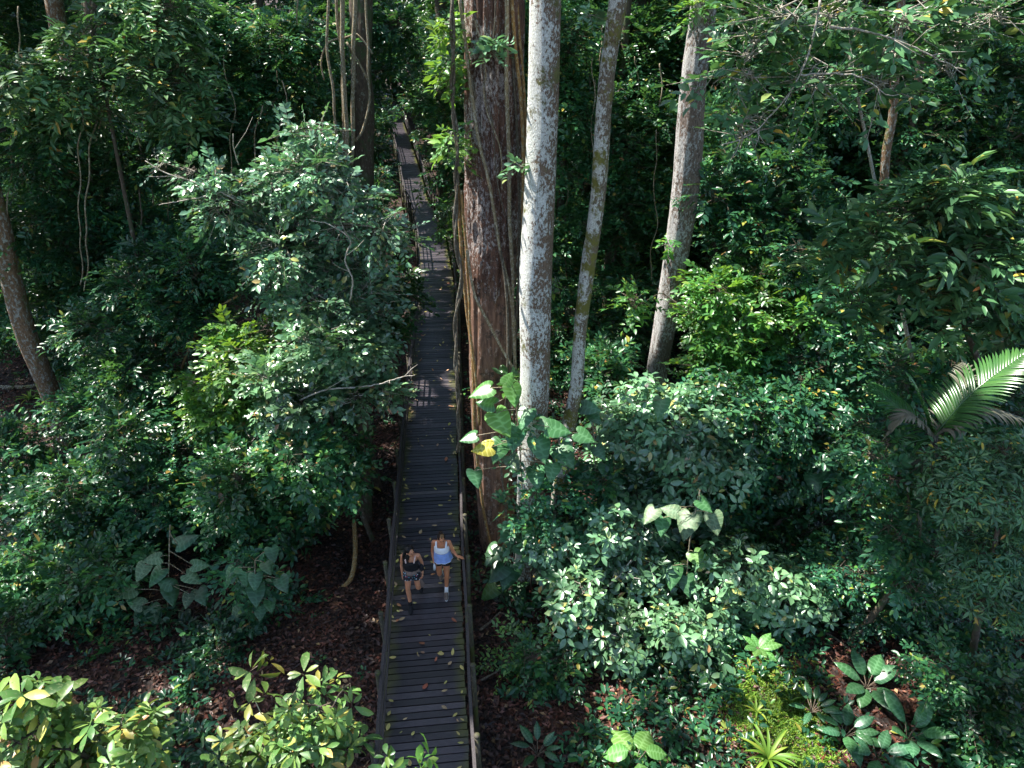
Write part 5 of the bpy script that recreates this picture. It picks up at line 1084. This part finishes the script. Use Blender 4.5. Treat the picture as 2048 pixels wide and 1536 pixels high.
def ell(mb, c, r, rot=None, mi=0, seg=16):
    c = np.asarray(c, float); vs = []; fs = []
    for i in range(seg // 2 + 1):
        th = math.pi * i / (seg // 2)
        for k in range(seg):
            a = 2 * math.pi * k / seg; v = Vector((math.sin(th) * math.cos(a) * r[0], math.sin(th) * math.sin(a) * r[1], math.cos(th) * r[2]))
            if rot is not None: v = rot @ v
            vs.append(c + np.array(v))
    for i in range(seg // 2):
        for k in range(seg): fs.append((i * seg + k, (i + 1) * seg + k, (i + 1) * seg + (k + 1) % seg, i * seg + (k + 1) % seg))
    mb.add(vs, fs, mi)
def limb(mb, pts, rad, mi=0, seg=14):
    P3 = [np.asarray(p, float) for p in pts]; pp = spline(P3, .03); L = np.cumsum([0] + [np.linalg.norm(P3[i + 1] - P3[i]) for i in range(len(P3) - 1)]); l2 = np.cumsum([0] + [np.linalg.norm(pp[i + 1] - pp[i]) for i in range(len(pp) - 1)]) * (L[-1] / max(1e-6, sum(np.linalg.norm(pp[i + 1] - pp[i]) for i in range(len(pp) - 1))))
    rr = np.interp(l2, L, rad); mb.tube(pp, rr, seg, mi)
    ell(mb, pp[0], (rr[0],) * 3, None, mi, 12); ell(mb, pp[-1], (rr[-1],) * 3, None, mi, 12)
def remesh(mb, name, m_, vox, smooth=4):
    me = mb.mesh('tmp', m_)
    bm = bmesh.new(); bm.from_mesh(me); bmesh.ops.remove_doubles(bm, verts=bm.verts, dist=1e-5); bmesh.ops.recalc_face_normals(bm, faces=bm.faces); bm.to_mesh(me); bm.free()
    o = bpy.data.objects.new('tmp', me); COL.objects.link(o)
    r = o.modifiers.new('r', 'REMESH'); r.mode = 'VOXEL'; r.voxel_size = vox; r.use_smooth_shade = True
    s = o.modifiers.new('s', 'SMOOTH'); s.factor = .5; s.iterations = smooth
    dg = bpy.context.evaluated_depsgraph_get(); n_ = bpy.data.meshes.new_from_object(o.evaluated_get(dg)); n_.name = name
    n_.materials.clear(); n_.materials.append(M[m_]); bpy.data.objects.remove(o); n_.polygons.foreach_set('use_smooth', [True] * len(n_.polygons)); return n_
def hand(mb, w0, d, pn, side, curl=.35, spread=.06):
    """w0 wrist, d hand direction, pn palm normal, side = thumb side vector"""
    w0 = np.asarray(w0, float); d = nrm(np.asarray(d, float)); pn = np.asarray(pn, float); pn = nrm(pn - d * (pn @ d)); sd = np.cross(pn, d); sd = sd * (1 if sd @ np.asarray(side, float) > 0 else -1)
    rot = Matrix((sd, d, pn)).transposed()
    ell(mb, w0 + d * .045, (.036, .052, .015), rot)
    for i, (l, o_) in enumerate(((.070, .027), (.078, .009), (.072, -.009), (.056, -.026))):
        p = w0 + d * .085 + sd * o_; a = curl * .6; dd = nrm(d + sd * o_ * spread * 20); pts = [w0 + d * .06 + sd * o_ * .9, p]
        for f in (.45, .32, .25):
            a += curl * .5; v = nrm(dd * math.cos(a) + pn * math.sin(a)); p = p + v * l * f; pts.append(p)
        limb(mb, pts, [.009, .0088, .0082, .0075, .0065], seg=8)
    t0 = w0 + d * .022 + sd * .024; t1 = t0 + nrm(d * .55 + sd * .85 + pn * .2) * .036; t2 = t1 + nrm(d * .85 + sd * .45 + pn * .35) * .03; t3 = t2 + nrm(d * .95 + sd * .1 + pn * .4) * .022
    limb(mb, [t0, t1, t2, t3], [.012, .0105, .0095, .008], seg=8)
def loft(mb, rings, seg=36, mi=0, closed=(False, False), ripple=None):
    vs = []
    for j, (c, rx, ry) in enumerate(rings):
        for k in range(seg):
            a = 2 * math.pi * k / seg; f = 1 + (ripple(j, a) if ripple else 0); vs.append((c[0] + rx * f * math.cos(a), c[1] + ry * f * math.sin(a), c[2]))
    n = len(rings); fs = [(j * seg + k, j * seg + (k + 1) % seg, (j + 1) * seg + (k + 1) % seg, (j + 1) * seg + k) for j in range(n - 1) for k in range(seg)]
    mb.add(vs, fs, mi)

def person(label, base, J, skin, yaw, pitch, build_clothes, rz=0.0, sc_=1.0):
    e = empty('person', base, label, 'person', rz=rz); e.scale = (sc_,) * 3
    mb = MB(); A = {k: np.array(v, float) for k, v in J.items()}
    # torso
    limb(mb, [A['pelvis'], A['waist'], A['chest'], A['neck0']], [.105, .092, .105, .06])
    ell(mb, A['pelvis'] + [0, .015, -.02], (.155, .115, .11)); ell(mb, A['waist'], (.125, .088, .10)); ell(mb, A['chest'], (.15, .098, .13)); ell(mb, A['chest'] + [0, .0, .07], (.155, .075, .06))
    for sx in (-1, 1): ell(mb, A['chest'] + np.array([sx * .068, -.075, -.02]), (.058, .05, .055)); ell(mb, A['pelvis'] + np.array([sx * .07, .07, -.04]), (.08, .07, .085))
    limb(mb, [A['chest'] + [0, 0, .09], A['neck0'], A['head'] + [0, .02, -.05]], [.07, .05, .047])
    for s in ('l', 'r'):
        limb(mb, [A['neck0'] + [0, .01, -.03], A[s + 'sh']], [.045, .05]); limb(mb, [A[s + 'sh'], (A[s + 'sh'] + A[s + 'el']) / 2, A[s + 'el'], A[s + 'el'] * .65 + A[s + 'wr'] * .35, A[s + 'wr']], [.05, .042, .034, .035, .023])
        hd = A[s + 'hd']; hand(mb, A[s + 'wr'], hd, A[s + 'pn'], A[s + 'th'], curl=J.get(s + 'curl', .4))
        limb(mb, [A[s + 'hip'], A[s + 'hip'] * .5 + A[s + 'kn'] * .5, A[s + 'kn'], A[s + 'kn'] * .66 + A[s + 'an'] * .34 + np.array([0, .02, 0]), A[s + 'an']], [.088, .075, .052, .052, .032])
        limb(mb, [A[s + 'an'], A[s + 'an'] * .5 + A[s + 'toe'] * .5 + [0, 0, -.015], A[s + 'toe'] + [0, .03, -.012]], [.032, .02, .012])
    # head
    H = A['head']; rot = Matrix.Rotation(yaw, 3, 'Z') @ Matrix.Rotation(pitch, 3, 'X')
    def hp(x, y, z): return H + np.array(rot @ Vector((x, y, z)))
    ell(mb, hp(0, .012, .025), (.074, .094, .092), rot, seg=24); ell(mb, hp(0, -.025, -.03), (.056, .062, .075), rot); ell(mb, hp(0, -.062, -.082), (.026, .022, .022), rot)
    ell(mb, hp(0, -.092, -.022), (.0115, .019, .024), rot); ell(mb, hp(0, -.104, -.034), (.015, .011, .010), rot)
    ell(mb, hp(0, -.078, .026), (.052, .018, .014), rot)
    for sx in (-1, 1): ell(mb, hp(sx * .076, .005, -.008), (.010, .02, .031), rot); ell(mb, hp(sx * .042, -.062, -.028), (.024, .024, .022), rot)
    me = remesh(mb, 'body', skin, .0062, 3)
    b = link('body', me, e, False)
    for nme, mk, parts in (('eye', 'eye', [((sx * .030, -.0815, .0), (.013, .008, .006)) for sx in (-1, 1)]), ('eyebrow', 'hair_dark', [((sx * .031, -.093, .020), (.018, .006, .004)) for sx in (-1, 1)]), ('mouth', 'lip', [((0, -.0865, -.058), (.022, .010, .008))])):
        for c_, r_ in parts:
            q = MB(); ell(q, hp(*c_), r_, rot, seg=12); link(nme, q.mesh(nme, mk), e, False)
    build_clothes(e, A, hp, rot); return e
def part(e, name, mb, mk): return link(name, mb.mesh(name, mk), e, False)
def shoe(e, A, s, mk, sole, sock, sock_mk):
    an, toe = A[s + 'an'], A[s + 'toe']; d = nrm(toe - an); fl = nrm(np.array([d[0], d[1], d[2] * 1.0]))
    down = nrm(np.cross(np.cross(fl, [0, 0, -1.0]), fl)); xx = np.cross(fl, down); rot = Matrix((xx, fl, -down)).transposed()
    mid = an + fl * .055 + down * .045
    if s + 'flat' in A: pass
    mb = MB(); ell(mb, mid + fl * .035 - down * .008, (.050, .112, .036), rot); ell(mb, mid - fl * .06 - down * .026, (.042, .054, .052), rot); ell(mb, mid + fl * .0 - down * .032, (.044, .085, .046), rot)
    o = link('shoe', remesh(mb, 'shoe', mk, .007, 2), e, False)
    m2 = MB(); ell(m2, mid + fl * .012 + down * .022, (.05, .138, .016), rot); p2 = link('sole', m2.mesh('sole', sole), o, False)
    m3 = MB(); k = nrm(A[s + 'kn'] - an); m3.tube([an - k * .02, an + k * sock * .6, an + k * sock], [.045, .042, .043], 16); part(e, 'sock', m3, sock_mk)

def clothes_a(e, A, hp, rot):
    pv, wa, ch = A['pelvis'], A['waist'], A['chest']
    mb = MB(); loft(mb, [(pv + [0, 0, .05], .165, .13), (wa, .142, .108), (wa + [0, 0, .09], .146, .118), (ch + [0, -.012, -.04], .160, .138), (ch + [0, -.012, .0], .160, .135), (ch + [0, 0, .035], .152, .115)]); top = part(e, 'tank_top', mb, 'black_cloth')
    for sx in (-1, 1):
        m = MB(); m.tube(spline([ch + np.array([sx * .085, -.128, .03]), ch + np.array([sx * .10, -.085, .10]), ch + np.array([sx * .105, 0, .135]), ch + np.array([sx * .09, .09, .06])], .02), .014, 8); link('strap', m.mesh('strap', 'pink_cloth'), top, False)
    mb = MB(); loft(mb, [(pv + [0, .01, .085], .145, .115), (pv + [0, .01, .02], .175, .15), (pv + [0, .012, -.06], .182, .158)])
    for s in ('l', 'r'):
        h, k = A[s + 'hip'], A[s + 'kn']; mb.tube([h + [0, 0, .05], h * .75 + k * .25, h * .6 + k * .4], [.115, .108, .106], 20, cap=False)
    part(e, 'shorts', mb, 'floral')
    mb = MB(); ell(mb, pv + [-.02, -.15, .03], (.085, .035, .05)); ell(mb, pv + [.08, -.13, .05], (.05, .04, .045)); 
    loft(mb, [(pv + [0, .0, .095], .172, .140), (pv + [0, .0, .07], .180, .148), (pv + [0, .0, .045], .180, .15)]); part(e, 'waist_bag', mb, 'taupe')
    mb = MB(); vs = []; 
    for j in range(9):
        t = j / 8; c = pv + np.array([.15 + .05 * t, -.05 + .01 * math.sin(j), .06 - .52 * t]); w_ = .045 + .02 * math.sin(j * 1.3)
        vs.append((c, w_, .02))
    loft(mb, vs, 16, ripple=lambda j, a: .2 * math.sin(3 * a + j)); part(e, 'tied_shirt', mb, 'taupe')
    mb = MB(); ell(mb, A['rel'] * .45 + A['rwr'] * .55 + np.array([-.015, .0, .0]), (.055, .06, .12)); part(e, 'folded_jacket', mb, 'black_cloth')
    shoe(e, A, 'l', 'black_cloth', 'black_cloth', .10, 'black_cloth'); shoe(e, A, 'r', 'black_cloth', 'black_cloth', .10, 'black_cloth')
    mb = MB(); ell(mb, hp(0, .028, .038), (.086, .098, .096), rot, seg=24)
    rg = random.Random(5)
    for i in range(46):
        a = rg.uniform(-2.5, .45) if i % 3 else rg.uniform(-2.3, -1.0)
        x, y = math.sin(a) * .082, math.cos(a) * .06 + .03
        x, y = math.cos(a + 1.57) * .085, math.sin(a + 1.57) * .085 + .03
        s0 = hp(x * .5, y * .6 + .01, .11); s1 = hp(x, y, .03)
        end = ch + np.array([-.13 + rg.uniform(-.03, .14), rg.uniform(-.13, -.02) if i % 2 else rg.uniform(.02, .1), rg.uniform(-.08, .06)])
        md = s1 * .5 + end * .5 + np.array([rg.uniform(-.03, .03) - .02, -.015 if i % 2 else .03, .02])
        limb(mb, [s0, s1, md, end], [.022, .028, .027, .009], seg=8)
    part(e, 'hair', mb, 'hair_dark')
def clothes_b(e, A, hp, rot):
    pv, wa, ch = A['pelvis'], A['waist'], A['chest']
    rp = lambda j, a: 0.0 if j < 3 else .035 * (j - 2) / 4 * math.sin(9 * a + .5) + .02 * (j - 2) / 4 * math.sin(5 * a)
    R1 = [(ch + [0, -.012, .045], .148, .112), (ch + [0, -.014, .01], .164, .140), (ch + [0, -.014, -.04], .166, .148), (ch + [0, -.012, -.095], .169, .149)]
    R2 = [(ch + [0, -.012, -.10], .170, .150), (ch + [0, -.01, -.13], .173, .150), (wa + [0, -.005, .0], .180, .152), (wa + [0, 0, -.06], .192, .160), (pv + [0, 0, .03], .207, .172), (pv + [0, 0, -.03], .222, .184)]
    mb = MB(); loft(mb, R1, 48); top = part(e, 'tank_top', mb, 'white_cloth')
    m = MB(); loft(m, R2, 60, ripple=lambda j, a: .04 * j / 5 * math.sin(9 * a + .5) + .025 * j / 5 * math.sin(5 * a)); loft(m, [R2[-1], (pv + [0, 0, -.042], .225, .187)], 60, mi=1, ripple=lambda j, a: .04 * math.sin(9 * a + .5) + .025 * math.sin(5 * a))
    link('lower_panel', m.mesh('lower_panel', ['blue_cloth', 'white_cloth']), top, False)
    for sx in (-1, 1):
        m = MB(); pp = spline([ch + np.array([sx * .10, -.118, .02]), ch + np.array([sx * .108, -.09, .09]), ch + np.array([sx * .11, -.01, .135]), ch + np.array([sx * .10, .08, .08]), ch + np.array([sx * .09, .10, .02])], .015)
        m.tube(pp, .022, 10); link('strap', m.mesh('strap', 'white_cloth'), top, False)
    mb = MB(); loft(mb, [(pv + [0, .01, .06], .15, .12), (pv + [0, .01, -.0], .178, .148), (pv + [0, .012, -.08], .178, .152)])
    for s in ('l', 'r'):
        h, k = A[s + 'hip'], A[s + 'kn']; mb.tube([h + [0, 0, .05], h * .78 + k * .22, h * .66 + k * .34], [.112, .104, .102], 20, cap=False)
    part(e, 'shorts', mb, 'black_cloth')
    shoe(e, A, 'l', 'shoe_taupe', 'sole_white', .13, 'white_cloth'); shoe(e, A, 'r', 'shoe_taupe', 'sole_white', .13, 'white_cloth')
    mb = MB(); ell(mb, hp(0, .03, .036), (.084, .095, .094), rot, seg=24); rg = random.Random(2)
    for i in range(26):
        a = -1.3 + 2.6 * i / 25; s0 = hp(math.sin(a) * .075, -.055 + .02 * abs(a), .085 - .045 * abs(a)); limb(mb, [s0, hp(math.sin(a) * .06, .0, .115), hp(0, .05, .135)], [.010, .013, .01], seg=6)
    hr = part(e, 'hair', mb, 'hair_brown')
    m = MB(); ell(m, hp(0, .045, .150), (.04, .04, .036), rot)
    for i in range(9):
        a = i * .7; limb(m, [hp(.03 * math.cos(a), .045 + .03 * math.sin(a), .145), hp(.035 * math.cos(a + 1), .045 + .035 * math.sin(a + 1), .165), hp(.01 * math.cos(a + 2), .045 + .01 * math.sin(a + 2), .185)], [.012, .012, .006], seg=6)
    link('bun', m.mesh('bun', 'hair_brown'), hr, False)
    m = MB()
    for i in (-1, 0, 1, 2): limb(m, [hp(.022 * i, -.055, .095), hp(.02 * i, -.01, .128), hp(.008 * i, .04, .142)], [.005, .007, .005], seg=6)
    link('highlight_strand', m.mesh('highlight_strand', 'hair_gold'), hr, False)

DZ = .036
fa = G(822, 1229, DZ); PS = .91; baseA = (fa[0] + .03, fa[1] + .42 * PS, DZ)
JA = dict(pelvis=(0, 0, .90), waist=(0, -.01, 1.04), chest=(0, -.015, 1.22), neck0=(0, -.01, 1.37), head=(.005, -.05, 1.49),
          lsh=(-.165, 0, 1.335), lel=(-.215, .01, 1.07), lwr=(-.205, -.05, .84), lhd=(.02, -.1, -1), lpn=(1, -.2, 0), lth=(0, -1, 0),
          rsh=(.165, 0, 1.335), rel=(.22, .06, 1.08), rwr=(.235, -.05, .87), rhd=(.05, -.35, -.9), rpn=(-1, 0, 0), rth=(0, -1, 0),
          lhip=(-.088, 0, .86), lkn=(-.10, -.15, .47), lan=(-.06, -.24, .085), ltoe=(-.04, -.40, .035),
          rhip=(.088, 0, .86), rkn=(.115, -.07, .46), ran=(.12, .24, .20), rtoe=(.13, .14, .06), lcurl=.5, rcurl=.8)
person('woman with long dark hair, black tank top and patterned shorts walking on the left', baseA, JA, 'skin_a', R(48), R(-2), clothes_a, sc_=PS)
fb = G(891, 1201, DZ); baseB = (fb[0] - .055, fb[1] + .42 * PS, DZ)
rb = walk_x(baseB[1] - .2) + OR
hx = (rb - baseB[0] - .01) / PS
JB = dict(pelvis=(0, 0, .91), waist=(0, -.01, 1.06), chest=(0, -.01, 1.24), neck0=(0, -.02, 1.385), head=(.01, -.055, 1.50),
          lsh=(-.165, 0, 1.35), lel=(-.215, .02, 1.09), lwr=(-.19, -.10, .90), lhd=(.12, -.3, -.9), lpn=(1, 0, 0), lth=(0, -1, .2), lcurl=.9,
          rsh=(.165, 0, 1.35), rel=(.255, -.05, 1.13), rwr=(hx - .12, -.20, 1.13), rhd=(1, -.15, -.22), rpn=(0, .1, -1), rth=(0, -1, 0), rcurl=.18,
          lhip=(-.088, 0, .87), lkn=(-.085, -.07, .47), lan=(-.09, .24, .20), ltoe=(-.09, .12, .06),
          rhip=(.088, 0, .87), rkn=(.09, -.14, .475), ran=(.07, -.24, .085), rtoe=(.08, -.40, .035))
pb = person('woman with hair bun and loose white and blue top, hand on right railing', baseB, JB, 'skin_b', R(16), R(10), clothes_b, sc_=PS)
mb = MB(); c = np.array(baseB) + [-.15, -.18, .73]; mb.tube([c + [0, .0, .06], c + [.005, -.01, .02], c - [0, .015, .06]], [.02, .026, .026], 14); mb.tube([c + [0, 0, .06], c + [0, 0, .085]], [.014, .014], 12)
tag(mb.build('water_bottle', 'phone'), 'small white bottle held low in the hand of the woman in white and blue', 'bottle')

# ------------------------------------------------------------------ unseen leaf layer added overhead for shade, gaps cut for sun patches
spots = [(612, 330, 14.5, 1.5), (470, 390, 14.6, 1.0), (640, 420, 14.4, 1.5), (730, 470, 14.2, 1.3), (560, 480, 14.5, 1.1), (600, 275, 14.6, .8), (660, 780, 12.9, 1.35), (580, 840, 13, .9), (520, 690, 13.8, .8), (760, 770, 12.8, .8),
         (1060, 280, 11.5, .55), (1055, 420, 11.5, .7), (1050, 560, 11.5, .8), (1050, 700, 11.5, .8), (1050, 850, 11.3, .8), (1085, 60, 11.5, .45), (1150, 700, 11.9, .5), (1165, 500, 11.9, .5), (1010, 800, 11.2, .7), (1215, 150, 11.9, .4),
         (1300, 870, 12.4, 1.25), (1400, 880, 12.5, .9), (1180, 1070, 10.9, .95), (1280, 1100, 10.8, .9), (1100, 1080, 11, .5), (1250, 1250, 9.3, .9), (1380, 1280, 9.3, .7), (1520, 1150, 10.3, .7), (1600, 1190, 10.3, .5), (1560, 1330, 9.3, .5),
         (1440, 620, 14.4, .8), (1560, 590, 14.5, .8), (1600, 820, 13, .6), (1500, 740, 14.3, .6), (1430, 350, 16.2, .8), (1960, 770, 9.6, .75), (1850, 760, 9.7, .4), (2040, 760, 9.5, .6), (1570, 1440, 7.7, .9), (1540, 1500, 7.3, .7),
         (100, 1460, 4.9, .7), (230, 1470, 4.9, .5), (30, 1500, 4.9, .6), (620, 1450, 5.3, .55), (540, 1360, 5.3, .45), (690, 1390, 5.3, .4), (50, 760, 21, 1.6), (90, 760, 21, 1.2), (1395, 130, 16.2, .8), (1375, 260, 16.2, .5), (1350, 420, 16.1, .5), (1330, 600, 16.1, .5), (1700, 1100, 12, .6),
         (1600, 120, 12.2, 1.0), (1750, 150, 12.4, .7), (830, 120, 45, 4), (800, 300, 42, 1.6), (890, 60, 60, 6), (400, 60, 40, 2.5), (1950, 370, 11.4, 1.1), (1820, 420, 11.4, .9), (2010, 520, 11.4, .9), (1500, 420, 16, 1.1), (200, 1000, 12.3, .8), (450, 1000, 12, .8), (560, 940, 12, .9), (100, 1180, 10.2, .6), (820, 60, 70, 9), (960, 150, 12.2, .35), (985, 700, 12.2, .35), (800, 420, 24, .8), (650, 180, 20.5, .7), (690, 280, 20.5, .7), (870, 520, 0, 1.2), (850, 440, 0, 1.3), (825, 370, 0, 1.8), (812, 325, 0, 2.0), (805, 295, 0, 2.6), (793, 250, 0, 3.5), (830, 440, 27, .8), (1990, 700, 40, 3), (120, 60, 40, 2.5)]
SPC = np.array([P(a, b, c) if c else G(a, b, 0) for a, b, c, _ in spots]); SPR = np.array([s[3] for s in spots]) * 1.3  # points chosen to be sunlit; leaves sunward of them are removed
rg = np.random.default_rng(12)
gx, gy_ = np.meshgrid(np.arange(-62, 26, 1.25), np.arange(-8, 86, 1.25)); n = gx.size
C = np.stack([gx.ravel() + rg.normal(size=n) * .4, gy_.ravel() + rg.normal(size=n) * .4, 23 + rg.uniform(-2.5, 3, n)], 1)
cn = np.array([noise.noise(Vector((c[0] * .09, c[1] * .09, 4.0))) for c in C]); wk = np.interp(C[:, 1], PA[:, 1], PA[:, 0]); C = C[(cn > -.42) & ~((np.abs(C[:, 0] - wk) < 4.6) & ((C[:, 1] > 24) | (C[:, 1] < 17)))]  # opened above parts of the walkway to let skylight down
C = np.repeat(C, 5, 0); C = C + rg.normal(size=C.shape) * [.75, .75, .45]
d = C[:, None] - SPC[None]; al = d @ SUN; perp = np.linalg.norm(d - al[..., None] * SUN, axis=2)
SHD = np.array([P(a, b, c) if z is None else G(a, b, z) for a, b, c, z in [(850, 1500, 0, 0), (850, 1400, 0, 0), (850, 1300, 0, 0), (850, 1200, 0, 0), (820, 1120, 9.9, None), (885, 1100, 9.9, None), (855, 1050, 0, 0), (860, 950, 0, 0), (860, 860, 0, 0), (1000, 1400, 0, GZ), (1000, 1300, 0, GZ), (650, 1350, 0, GZ), (640, 1200, 0, GZ), (1960, 960, 8.2, None), (2020, 1050, 8.2, None), (1900, 1000, 8.5, None), (2030, 920, 8.2, None), (1380, 1050, 10.4, None), (200, 1320, 0, GZ), (380, 1240, 0, GZ)]])
hit = ((perp < SPR[None] * (1.0 + .25 * np.sin(C[:, :1] * 3))) & (al > 0)).any(1)
d2 = C[:, None] - SHD[None]; al2 = d2 @ SUN; shd = (np.linalg.norm(d2 - al2[..., None] * SUN, axis=2) < .95).any(1)
Cx = SHD[rg.integers(0, len(SHD), 1300)] ; Cx = Cx + SUN * ((24 - Cx[:, 2]) / SUN[2])[:, None] + rg.normal(size=Cx.shape) * [.55, .55, .5]  # extra leaves added sunward of points that must stay shaded
d3 = Cx[:, None] - SPC[None]; al3 = d3 @ SUN; Cx = Cx[~((np.linalg.norm(d3 - al3[..., None] * SUN, axis=2) < SPR[None]) & (al3 > 0)).any(1)]
C = np.concatenate([C[~hit & (rg.random(len(C)) > .05)], Cx]); n = len(C)
me = leaf_mesh('shade_canopy', C, nrm(rg.normal(size=(n, 3)) * [1, 1, .25]), nrm(rg.normal(size=(n, 3)) * .4 + [0, 0, 1]), rg.uniform(.7, 1.2, n), rg.uniform(.5, .9, n), T4, ['canopy'])
tag(link('shade_canopy', me), 'unseen leaf canopy added overhead to shade the forest, gaps cut for sun patches', 'canopy', None, 'stuff')
